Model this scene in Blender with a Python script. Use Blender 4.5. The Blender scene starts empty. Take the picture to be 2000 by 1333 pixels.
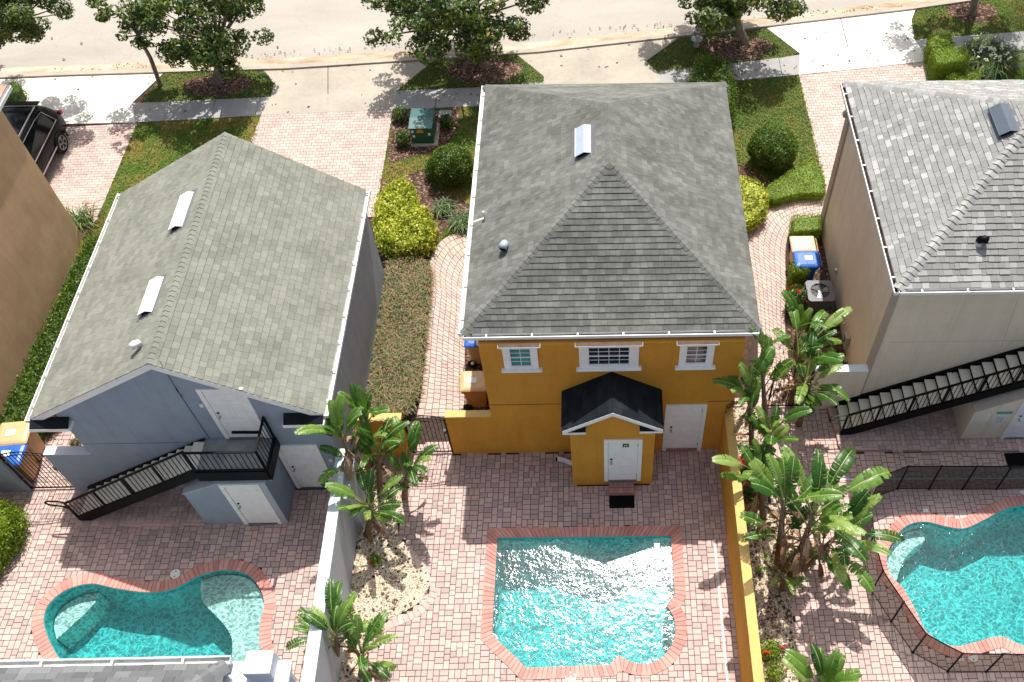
import bpy, bmesh, math, random
import numpy as np
from mathutils import Vector, Matrix
from mathutils.geometry import tessellate_polygon
R = math.radians
rng = np.random.default_rng(7); random.seed(7)
scn = bpy.context.scene; col = scn.collection
# ------------------------------------------------ camera
CAM = Vector((-0.24962, -12.34862, 21.81486)); FPX = 1874.746; PPX, PPY = 196.839, -48.194
ROT = Matrix.Rotation(R(-1.40208), 3, 'Z') @ Matrix.Rotation(R(37.49706), 3, 'X') @ Matrix.Rotation(R(0.22854), 3, 'Z')
cd = bpy.data.cameras.new('camera'); cam = bpy.data.objects.new('camera', cd); col.objects.link(cam)
cam.matrix_world = Matrix.Translation(CAM) @ ROT.to_4x4()
cd.sensor_width = 36; cd.lens = FPX / 2000 * 36; cd.shift_x = -PPX / 2000; cd.shift_y = PPY / 2000
cd.clip_start = 0.5; cd.clip_end = 500
scn.camera = cam
# ------------------------------------------------ light
SUN = Vector((0.32, 2.60, 4.90)).normalized()
w = bpy.data.worlds.new('World'); scn.world = w; w.use_nodes = True
nt = w.node_tree; sky = nt.nodes.new('ShaderNodeTexSky'); sky.sky_type = 'NISHITA'; sky.sun_disc = False
sky.sun_elevation = math.asin(SUN.z); sky.sun_rotation = math.atan2(SUN.x, SUN.y)
sky.dust_density = 3.0; sky.ozone_density = 0.4; hs = nt.nodes.new('ShaderNodeHueSaturation'); hs.inputs['Saturation'].default_value = 0.62; nt.links.new(sky.outputs[0], hs.inputs['Color']); nt.links.new(hs.outputs[0], nt.nodes['Background'].inputs[0]); nt.nodes['Background'].inputs[1].default_value = 0.14
ld = bpy.data.lights.new('sun', 'SUN'); ld.energy = 5.0; ld.angle = R(0.5); ld.color = (1.0, 0.965, 0.90)
lo = bpy.data.objects.new('sun', ld); col.objects.link(lo); lo.rotation_euler = SUN.to_track_quat('Z', 'Y').to_euler()
vs = scn.view_settings; vs.view_transform = 'Standard'; vs.look = 'None'; vs.exposure = 0.38; vs.gamma = 1.0
# ------------------------------------------------ photo pixel (2000 x 1333) -> point in the place
def ray(px, py): return ROT @ Vector(((px - 1000 - PPX) / FPX, -(py - 666.5 - PPY) / FPX, -1))
def PL(px, py, ax, v):
    r = ray(px, py); t = (v - CAM[ax]) / r[ax]; return CAM + r * t
def G(px, py, z=0.0): return PL(px, py, 2, z)
def G2(px, py, z=0.0): p = G(px, py, z); return (p.x, p.y)
def PX(p):
    q = ROT.transposed() @ (Vector(p) - CAM); return (1000 + PPX + FPX * q.x / -q.z, 666.5 + PPY - FPX * q.y / -q.z)
def HZ(x, y, py):
    lo_, hi = 0.0, 12.0
    for _ in range(40):
        m = (lo_ + hi) / 2
        if PX((x, y, m))[1] > py: lo_ = m
        else: hi = m
    return lo_
# ------------------------------------------------ materials
class NT:
    def __init__(s, name):
        s.m = bpy.data.materials.new(name); s.m.use_nodes = True; s.t = s.m.node_tree
        s.b = s.t.nodes['Principled BSDF']; s.o = s.t.nodes['Material Output']
    def n(s, typ, **k):
        x = s.t.nodes.new('ShaderNode' + typ)
        for a, b in k.items(): setattr(x, a, b)
        return x
    def l(s, a, b): s.t.links.new(a, b)
    def geo(s): return s.n('NewGeometry').outputs['Position']
    def noise(s, scale, detail=3, rough=0.6, vec=None, stretch=None):
        x = s.n('TexNoise'); x.inputs['Scale'].default_value = scale; x.inputs['Detail'].default_value = detail; x.inputs['Roughness'].default_value = rough
        v = vec or s.geo()
        if stretch:
            mp = s.n('Mapping'); mp.inputs['Scale'].default_value = stretch; s.l(v, mp.inputs[0]); v = mp.outputs[0]
        s.l(v, x.inputs['Vector']); return x.outputs[0]
    def ramp(s, fac, stops, interp='LINEAR'):
        x = s.n('ValToRGB'); e = x.color_ramp.elements; x.color_ramp.interpolation = interp
        while len(e) < len(stops): e.new(0.5)
        for i, (p, c) in enumerate(stops):
            e[i].position = p; e[i].color = (*c, 1) if len(c) == 3 else c
        s.l(fac, x.inputs[0]); return x.outputs[0]
    def mix(s, f, a, b, mode='MIX'):
        x = s.n('MixRGB', blend_type=mode)
        for i, v in ((0, f), (1, a), (2, b)):
            if isinstance(v, (int, float)): x.inputs[i].default_value = v
            elif isinstance(v, tuple): x.inputs[i].default_value = (*v, 1)
            else: s.l(v, x.inputs[i])
        return x.outputs[0]
    def math(s, op, a, b=0.0):
        x = s.n('Math', operation=op)
        for i, v in ((0, a), (1, b)):
            if isinstance(v, (int, float)): x.inputs[i].default_value = v
            else: s.l(v, x.inputs[i])
        return x.outputs[0]
    def bump(s, h, st=0.3, d=0.01):
        x = s.n('Bump'); x.inputs['Strength'].default_value = st; x.inputs['Distance'].default_value = d
        s.l(h, x.inputs['Height']); s.l(x.outputs[0], s.b.inputs['Normal']); return x.outputs[0]
    def attr(s, name='var'): return s.n('Attribute', attribute_name=name).outputs['Fac']
    def col(s, c):
        if isinstance(c, tuple): s.b.inputs['Base Color'].default_value = (*c, 1)
        else: s.l(c, s.b.inputs['Base Color'])
    def fin(s, rough=0.8, spec=0.3, metal=0.0):
        s.b.inputs['Roughness'].default_value = rough; s.b.inputs['Specular IOR Level'].default_value = spec; s.b.inputs['Metallic'].default_value = metal
        return s.m
def scl(c, k): return tuple(min(1, x * k) for x in c)
def m_stucco(name, c, var=0.12, bs=60, st=0.35):
    t = NT(name); n1 = t.noise(1.3, 5, 0.65); n2 = t.noise(0.8, 4, 0.7, stretch=(3, 3, 0.35))
    a = t.ramp(n1, [(0.3, scl(c, 1 - var)), (0.7, scl(c, 1 + var * 0.7))])
    b = t.ramp(n2, [(0.35, (1 - var * .8,) * 3), (0.62, (1, 1, 1))])
    st_ = t.ramp(t.noise(2.2, 5, 0.75, stretch=(2.5, 2.5, 0.12)), [(0.30, (0.86, 0.85, 0.83)), (0.48, (1, 1, 1))]); t.col(t.mix(0.7, t.mix(0.75, a, b, 'MULTIPLY'), st_, 'MULTIPLY')); t.bump(t.noise(bs, 5, 0.75), st * 1.3, 0.015); return t.fin(0.9, 0.2)
def m_paint(name, c, rough=0.5, metal=0.0, dirt=0.12, spec=0.4):
    t = NT(name); n = t.noise(5, 5, 0.7)
    t.col(t.ramp(n, [(0.3, scl(c, 1 - dirt)), (0.65, c)])); t.bump(t.noise(30, 2), 0.06, 0.004); return t.fin(rough, spec, metal)
def m_var(name, stops, dirt=None, rough=0.9, bump=None, spec=0.2, interp='LINEAR', speck=None, spots=False):
    """colour by each piece's own random value, plus dirt noise"""
    t = NT(name); c = t.ramp(t.attr(), stops, interp)
    if dirt: c = t.mix(dirt[3] if len(dirt) > 3 else 0.8, c, t.ramp(t.noise(dirt[0], 5, 0.7, stretch=(dirt[4] if len(dirt) > 4 else None)), [(dirt[1], (dirt[2],) * 3), (dirt[1] + 0.3, (1, 1, 1))]), 'MULTIPLY')
    if speck: c = t.mix(1.0, c, t.ramp(t.noise(speck[0], 2, 0.8), [(0.3, (speck[1],) * 3), (0.7, (2 - speck[1],) * 3)]), 'MULTIPLY')
    if spots: c = t.mix(1.0, c, t.ramp(t.noise(1.15, 7, 0.72), [(0.30, (0.62, 0.58, 0.55)), (0.385, (1, 1, 1))]), 'MULTIPLY')
    t.col(c)
    if bump: t.bump(t.noise(bump[0], 4, 0.7), bump[1], 0.01)
    return t.fin(rough, spec)
def m_leaf(name, stops, rough=0.45, trans=0.35, spec=0.4):
    t = NT(name); c = t.ramp(t.attr(), stops); t.col(c); t.b.inputs['Roughness'].default_value = rough; t.b.inputs['Specular IOR Level'].default_value = spec
    tr = t.n('BsdfTranslucent'); t.l(t.mix(1.0, c, (1.5, 1.6, 0.7), 'MULTIPLY'), tr.inputs[0])
    mx = t.n('MixShader'); mx.inputs[0].default_value = trans; t.l(t.b.outputs[0], mx.inputs[1]); t.l(tr.outputs[0], mx.inputs[2]); t.l(mx.outputs[0], t.o.inputs[0])
    return t.m
M = {}
M['orange'] = m_stucco('orange_stucco', (0.61, 0.285, 0.040), 0.12)
M['greywall'] = m_stucco('blue_grey_stucco', (0.29, 0.345, 0.415), 0.10)
M['lightgrey'] = m_stucco('pale_grey_stucco', (0.42, 0.45, 0.48), 0.08)
M['captop'] = m_stucco('white_wall_coping', (0.62, 0.66, 0.72), 0.08)
M['yellowcap'] = m_stucco('ochre_coping', (0.62, 0.42, 0.15), 0.12)
M['beige'] = m_stucco('beige_stucco', (0.78, 0.685, 0.54), 0.07)
M['beigedark'] = m_stucco('taupe_stucco', (0.46, 0.40, 0.34), 0.06)
M['tan'] = m_stucco('tan_stucco', (0.60, 0.385, 0.225), 0.14, st=0.8)
M['white'] = m_paint('white_paint', (0.86, 0.86, 0.845), 0.55)
M['offwhite'] = m_paint('off_white_paint', (0.62, 0.62, 0.58), 0.6, dirt=0.3)
M['black'] = m_paint('black_metal', (0.004, 0.004, 0.005), 0.45, 0.0, 0.3, 0.12)
M['darkmetal'] = m_paint('dark_grey_metal', (0.05, 0.055, 0.06), 0.5, 0.3, 0.3)
M['steel'] = m_paint('steel', (0.45, 0.45, 0.44), 0.3, 0.9)
M['underlay'] = m_paint('dark_underlay', (0.035, 0.034, 0.03), 0.95, 0, 0.2, 0.1)
M['rust'] = m_paint('rusty_brown_flashing', (0.12, 0.075, 0.05), 0.8, 0, 0.5)
M['rubber'] = m_paint('rubber_mat', (0.006, 0.006, 0.007), 0.95, 0, 0.3, 0.1)
M['tread'] = m_stucco('concrete_tread', (0.80, 0.74, 0.61), 0.10, 90)
M['landing'] = m_stucco('grey_concrete_landing', (0.30, 0.31, 0.30), 0.35, 40)
M['void'] = m_paint('dark_interior', (0.01, 0.01, 0.012), 0.9, 0, 0.1, 0.1)
def m_concrete(name, c, st=0.25):
    t = NT(name); a = t.ramp(t.noise(0.55, 6, 0.62), [(0.3, scl(c, 0.80)), (0.68, scl(c, 1.08))])
    b = t.ramp(t.noise(6, 6, 0.75), [(0.3, (0.84,) * 3), (0.6, (1, 1, 1))]); t.col(t.mix(0.8, a, b, 'MULTIPLY'))
    t.bump(t.noise(80, 3), st, 0.005); return t.fin(0.92, 0.2)
M['concrete'] = m_concrete('pale_concrete', (0.41, 0.365, 0.30))
M['concrete_w'] = m_concrete('bright_concrete', (0.74, 0.70, 0.62))
M['sidewalk'] = m_concrete('sidewalk_concrete', (0.36, 0.35, 0.33))
t = NT('road_surface'); a1 = t.ramp(t.noise(0.35, 7, 0.6, stretch=(0.5, 1.6, 1)), [(0.3, (0.33, 0.30, 0.262)), (0.7, (0.425, 0.385, 0.335))]); b1 = t.ramp(t.noise(40, 3, 0.8), [(0.35, (0.86,) * 3), (0.65, (1.05,) * 3)])
cr = t.n('TexVoronoi', feature='DISTANCE_TO_EDGE'); cr.inputs['Scale'].default_value = 0.22; nv = t.n('TexNoise'); nv.inputs['Scale'].default_value = 1.2; nv.inputs['Detail'].default_value = 6; t.l(t.geo(), nv.inputs['Vector']); av = t.n('VectorMath', operation='ADD'); t.l(t.geo(), av.inputs[0]); t.l(nv.outputs['Color'], av.inputs[1]); t.l(av.outputs[0], cr.inputs['Vector'])
c1 = t.ramp(cr.outputs['Distance'], [(0.0, (0.86, 0.84, 0.81)), (0.004, (1, 1, 1))]); t.col(t.mix(0.8, t.mix(1.0, a1, b1, 'MULTIPLY'), c1, 'MULTIPLY')); t.bump(t.noise(80, 3), .25, .005); M['road'] = t.fin(0.92, 0.2)
t = NT('curb_concrete'); a = t.ramp(t.noise(1.6, 6, 0.7, stretch=(0.35, 1, 1)), [(0.3, (0.26, 0.17, 0.09)), (0.62, (0.52, 0.44, 0.34))]); t.col(a); M['curb'] = t.fin(0.9, 0.2)
t = NT('soil'); t.col(t.ramp(t.noise(9, 5, 0.7), [(0.3, (0.03, 0.018, 0.012)), (0.7, (0.12, 0.075, 0.05))])); t.bump(t.noise(40, 5, 0.8), 1.0, 0.03); M['soil'] = t.fin(0.95, 0.1)
t = NT('joint_sand'); t.col(t.ramp(t.noise(20, 4), [(0.3, (0.03, 0.022, 0.018)), (0.7, (0.08, 0.055, 0.045))])); M['sand'] = t.fin(0.95, 0.1)
t = NT('lawn_ground'); big = t.noise(0.9, 4, 0.6); fine = t.noise(28, 4, 0.8)
g1 = t.ramp(fine, [(0.3, (0.03, 0.065, 0.008)), (0.7, (0.12, 0.18, 0.03))]); g2 = t.ramp(fine, [(0.3, (0.12, 0.075, 0.02)), (0.7, (0.33, 0.23, 0.07))])
t.col(t.mix(t.ramp(big, [(0.46, (0,) * 3), (0.62, (1,) * 3)]), g1, g2)); t.bump(fine, 1.0, 0.04); M['lawn'] = t.fin(0.95, 0.1)
M['paver'] = m_var('paver_blend', [(0, (0.38, 0.30, 0.28)), (0.08, (0.44, 0.33, 0.30)), (0.3, (0.49, 0.355, 0.32)), (0.55, (0.56, 0.405, 0.36)), (0.80, (0.60, 0.455, 0.40)), (0.94, (0.56, 0.365, 0.32)), (1, (0.40, 0.335, 0.31))], dirt=(0.8, 0.36, 0.82), bump=(70, 0.5), speck=(120, 0.86), spots=True)
M['paver_pale'] = m_var('paver_pale', [(0, (0.44, 0.34, 0.30)), (0.4, (0.53, 0.395, 0.345)), (0.75, (0.58, 0.455, 0.395)), (1, (0.49, 0.355, 0.31))], dirt=(1.2, 0.35, 0.85), bump=(70, 0.4), speck=(120, 0.9), spots=True)
M['coping'] = m_var('red_coping_brick', [(0, (0.50, 0.225, 0.19)), (0.5, (0.58, 0.285, 0.24)), (1, (0.65, 0.345, 0.29))], dirt=(3, 0.35, 0.8), bump=(70, 0.4))
M['stepbrick'] = m_var('red_brick', [(0, (0.42, 0.20, 0.16)), (0.5, (0.34, 0.17, 0.14)), (1, (0.28, 0.20, 0.18))], bump=(70, 0.4))
def m_shingle(name, stops, dirt, speck=0.8): return m_var(name, stops, dirt=dirt, bump=(160, 0.5), speck=(150, speck), rough=0.95, spec=0.12)
M['sh_orange'] = m_shingle('weathered_grey_shingle', [(0, (0.148, 0.149, 0.134)), (0.5, (0.178, 0.179, 0.161)), (1, (0.215, 0.215, 0.194))], (0.7, 0.38, 0.52, 0.8, (1.0, 2.4, 1.0)))
M['sh_grey'] = m_shingle('greenish_grey_shingle', [(0, (0.19, 0.195, 0.162)), (0.5, (0.22, 0.225, 0.188)), (1, (0.25, 0.253, 0.212))], (1.1, 0.30, 0.72, 0.8))
M['sh_beige'] = m_shingle('mottled_light_shingle', [(0, (0.225, 0.224, 0.212)), (0.45, (0.262, 0.26, 0.247)), (0.82, (0.295, 0.292, 0.277)), (0.88, (0.345, 0.34, 0.325)), (1, (0.405, 0.398, 0.38))], (2.0, 0.3, 0.9, 0.6))
M['sh_dark'] = m_shingle('charcoal_shingle', [(0, (0.013, 0.016, 0.020)), (1, (0.022, 0.027, 0.031))], (2.0, 0.42, 0.6, 0.9), 0.7)
M['sh_front'] = m_shingle('dark_grey_shingle', [(0, (0.10, 0.103, 0.107)), (0.5, (0.135, 0.138, 0.142)), (1, (0.19, 0.193, 0.197))], (2.0, 0.3, 0.9, 0.6))
M['sh_tan'] = m_shingle('pinkish_tile', [(0, (0.42, 0.27, 0.21)), (1, (0.55, 0.36, 0.29))], (2.0, 0.3, 0.8, 0.6))
LG = lambda a, b, c, **k: m_leaf(c, a, **k)
M['leaf_tree'] = m_leaf('street_tree_leaf', [(0, (0.016, 0.034, 0.008)), (0.55, (0.06, 0.11, 0.018)), (0.96, (0.17, 0.22, 0.035)), (0.985, (0.30, 0.26, 0.04)), (1, (0.34, 0.20, 0.04))], rough=0.45, trans=.22, spec=.3)
M['leaf_green'] = m_leaf('hedge_leaf', [(0, (0.03, 0.07, 0.008)), (0.6, (0.08, 0.145, 0.018)), (1, (0.20, 0.26, 0.04))])
M['leaf_lime'] = m_leaf('lime_hedge_leaf', [(0, (0.08, 0.16, 0.01)), (0.6, (0.20, 0.29, 0.02)), (1, (0.34, 0.40, 0.05))])
M['leaf_yellow'] = m_leaf('yellow_shrub_leaf', [(0, (0.08, 0.15, 0.012)), (0.3, (0.27, 0.32, 0.03)), (0.6, (0.46, 0.47, 0.05)), (1, (0.70, 0.68, 0.13))])
M['leaf_cover'] = m_leaf('ground_cover_blade', [(0, (0.05, 0.075, 0.025)), (0.4, (0.13, 0.15, 0.055)), (0.7, (0.27, 0.24, 0.11)), (1, (0.40, 0.19, 0.13))], rough=0.7, trans=0.2)
M['leaf_grass'] = m_leaf('lawn_blade', [(0, (0.03, 0.075, 0.01)), (0.6, (0.10, 0.17, 0.02)), (1, (0.28, 0.26, 0.06))], rough=0.7, trans=0.25)
M['leaf_lily'] = m_leaf('strap_leaf', [(0, (0.02, 0.05, 0.012)), (0.7, (0.07, 0.13, 0.03)), (1, (0.35, 0.38, 0.14))])
M['leaf_bird'] = m_leaf('paddle_leaf', [(0, (0.022, 0.08, 0.012)), (0.5, (0.065, 0.165, 0.022)), (0.75, (0.12, 0.235, 0.035)), (1, (0.27, 0.38, 0.10))], rough=0.36, trans=0.40, spec=0.45)
M['dead'] = m_leaf('dry_leaf', [(0, (0.10, 0.045, 0.025)), (0.6, (0.25, 0.13, 0.07)), (1, (0.50, 0.38, 0.24))], rough=0.8, trans=0.15)
M['stalk'] = m_leaf('leaf_stalk', [(0, (0.16, 0.22, 0.05)), (1, (0.34, 0.36, 0.14))], trans=0.1)
M['flower'] = m_leaf('red_petal', [(0, (0.55, 0.02, 0.01)), (1, (0.75, 0.05, 0.03))])
M['white_flower'] = m_leaf('white_petal', [(0, (0.7, 0.7, 0.6)), (1, (0.85, 0.85, 0.8))])
t = NT('bark'); t.col(t.ramp(t.noise(14, 5, 0.7, stretch=(1, 1, 0.3)), [(0.3, (0.10, 0.08, 0.06)), (0.7, (0.30, 0.26, 0.20))])); t.bump(t.noise(30, 4), 0.8, 0.02); M['bark'] = t.fin(0.9, 0.2)
t = NT('fibrous_trunk'); t.col(t.ramp(t.noise(25, 5, 0.7, stretch=(1, 1, 2.5)), [(0.3, (0.07, 0.04, 0.025)), (0.7, (0.33, 0.24, 0.16))])); t.bump(t.noise(40, 4), 0.9, 0.02); M['trunk'] = t.fin(0.9, 0.2)
M['mulch'] = m_var('bark_chip', [(0, (0.05, 0.03, 0.022)), (0.6, (0.17, 0.10, 0.07)), (1, (0.32, 0.21, 0.16))])
M['litter'] = m_var('fallen_leaf', [(0, (0.10, 0.05, 0.03)), (1, (0.34, 0.2, 0.11))])
M['pebble'] = m_var('white_pebble', [(0, (0.34, 0.24, 0.15)), (0.3, (0.56, 0.46, 0.33)), (1, (0.78, 0.70, 0.56))], rough=0.7)
M['plaster'] = m_var('x', [(0, (1, 1, 1)), (1, (1, 1, 1))])
t = NT('pool_plaster'); t.col(t.ramp(t.noise(3, 5), [(0.3, (0.06, 0.50, 0.50)), (0.7, (0.095, 0.60, 0.59))])); t.bump(t.noise(60, 4), 0.3, 0.01); M['plaster'] = t.fin(0.8, 0.2)
t = NT('pale_pool_plaster'); t.col(t.ramp(t.noise(14, 6, 0.8), [(0.3, (0.60, 0.72, 0.66)), (0.7, (0.74, 0.84, 0.78))])); t.bump(t.noise(50, 4), 0.4, 0.01); M['plaster_pale'] = t.fin(0.8, 0.2)
def m_water(name, sc, st, tint, caust):
    t = NT(name); t.t.nodes.remove(t.b); pos = t.geo()
    wob = t.noise(sc * 0.6, 3, 0.6, vec=pos)
    v = t.n('VectorMath', operation='ADD'); sv = t.n('VectorMath', operation='SCALE'); sv.inputs['Scale'].default_value = 0.62
    nz = t.n('TexNoise'); nz.inputs['Scale'].default_value = sc * 0.55; nz.inputs['Detail'].default_value = 3; t.l(pos, nz.inputs['Vector'])
    sub = t.n('VectorMath', operation='SUBTRACT'); sub.inputs[1].default_value = (0.5, 0.5, 0.5); t.l(nz.outputs['Color'], sub.inputs[0]); t.l(sub.outputs[0], sv.inputs[0])
    t.l(pos, v.inputs[0]); t.l(sv.outputs[0], v.inputs[1]); wp = v.outputs[0]
    h1 = t.noise(sc, 4, 0.62, vec=wp)
    vo = t.n('TexVoronoi', feature='SMOOTH_F1'); vo.inputs['Scale'].default_value = sc * 1.5; t.l(wp, vo.inputs['Vector'])
    h = t.math('ADD', h1, t.math('MULTIPLY', vo.outputs['Distance'], 0.35))
    bp = t.n('Bump'); bp.inputs['Strength'].default_value = 1.0; bp.inputs['Distance'].default_value = st; t.l(h, bp.inputs['Height'])
    gl = t.n('BsdfGlossy'); gl.inputs['Roughness'].default_value = 0.115; t.l(bp.outputs[0], gl.inputs['Normal'])
    fr = t.n('Fresnel'); fr.inputs['IOR'].default_value = 1.48; t.l(bp.outputs[0], fr.inputs['Normal'])
    # caustic net painted into the transparent colour, standing for wave-focused sunlight
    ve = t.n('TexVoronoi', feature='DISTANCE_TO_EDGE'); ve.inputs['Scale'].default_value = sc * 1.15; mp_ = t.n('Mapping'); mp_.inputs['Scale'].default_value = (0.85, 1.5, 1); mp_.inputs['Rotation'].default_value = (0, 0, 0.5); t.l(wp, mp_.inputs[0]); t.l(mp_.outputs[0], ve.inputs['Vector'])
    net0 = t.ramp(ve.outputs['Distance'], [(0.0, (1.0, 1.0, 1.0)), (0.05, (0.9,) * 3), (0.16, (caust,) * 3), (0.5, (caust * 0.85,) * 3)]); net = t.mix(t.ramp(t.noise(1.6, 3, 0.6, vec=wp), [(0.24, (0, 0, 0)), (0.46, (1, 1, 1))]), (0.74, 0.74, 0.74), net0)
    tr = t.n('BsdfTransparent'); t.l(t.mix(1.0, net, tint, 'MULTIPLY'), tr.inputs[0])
    mx = t.n('MixShader'); t.l(fr.outputs[0], mx.inputs[0]); t.l(tr.outputs[0], mx.inputs[1]); t.l(gl.outputs[0], mx.inputs[2]); t.l(mx.outputs[0], t.o.inputs[0])
    return t.m
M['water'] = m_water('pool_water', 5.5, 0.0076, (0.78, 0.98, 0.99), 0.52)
M['glass'] = m_paint('window_glass', (0.02, 0.03, 0.035), 0.05, 0, 0.1, 0.8)
M['carpaint'] = m_paint('black_car_paint', (0.002, 0.003, 0.004), 0.2, 0, 0.1, 0.12)
M['carglass'] = m_paint('car_glass', (0.003, 0.004, 0.006), 0.06, 0, 0.1, 0.4)
M['tyre'] = m_paint('tyre_rubber', (0.015, 0.015, 0.015), 0.8, 0, 0.2, 0.2)
M['red'] = m_paint('red_lens', (0.5, 0.05, 0.06), 0.2)
M['bintan'] = m_paint('tan_plastic', (0.50, 0.29, 0.13), 0.5, 0, 0.2)
M['bintanlid'] = m_paint('light_tan_plastic', (0.62, 0.40, 0.20), 0.45, 0, 0.2)
M['binblue'] = m_paint('blue_plastic', (0.02, 0.12, 0.48), 0.4, 0, 0.2)
M['label'] = m_paint('paper_label', (0.75, 0.76, 0.76), 0.6)
M['teal'] = m_paint('teal_sign', (0.06, 0.42, 0.36), 0.5)
M['signgreen'] = m_paint('dark_green_sign', (0.015, 0.05, 0.04), 0.5)
M['transf'] = m_paint('green_cabinet_paint', (0.022, 0.085, 0.045), 0.45, 0, 0.15)
M['transtop'] = m_paint('green_cabinet_lid', (0.04, 0.125, 0.115), 0.4, 0, 0.2)
M['warn'] = m_paint('orange_decal', (0.6, 0.22, 0.04), 0.5)
M['hydrant'] = m_paint('silver_hydrant', (0.45, 0.46, 0.46), 0.4, 0.3, 0.4)
M['meter'] = m_paint('beige_meter', (0.44, 0.39, 0.30), 0.5, 0, 0.3)
M['acgrey'] = m_paint('grey_housing', (0.13, 0.135, 0.145), 0.5, 0, 0.2)
M['lidwhite'] = m_paint('white_plastic', (0.74, 0.74, 0.70), 0.5, 0, 0.15)
M['flash'] = m_paint('bright_vent_metal', (0.74, 0.74, 0.72), 0.45, 0, 0.15)
M['bluevent'] = m_paint('pale_blue_vent', (0.36, 0.41, 0.48), 0.45, 0, 0.15)
M['slatevent'] = m_paint('slate_vent', (0.07, 0.09, 0.12), 0.45, 0, 0.15)
M['terracotta'] = m_paint('terracotta', (0.35, 0.05, 0.03), 0.7)
t = NT('pool_fence_mesh'); t.b.inputs['Base Color'].default_value = (0.022, 0.016, 0.014, 1); t.b.inputs['Roughness'].default_value = 0.8
tr = t.n('BsdfTransparent'); mx = t.n('MixShader'); mx.inputs[0].default_value = 0.82; t.l(tr.outputs[0], mx.inputs[1]); t.l(t.b.outputs[0], mx.inputs[2]); t.l(mx.outputs[0], t.o.inputs[0]); M['netting'] = t.m
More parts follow.
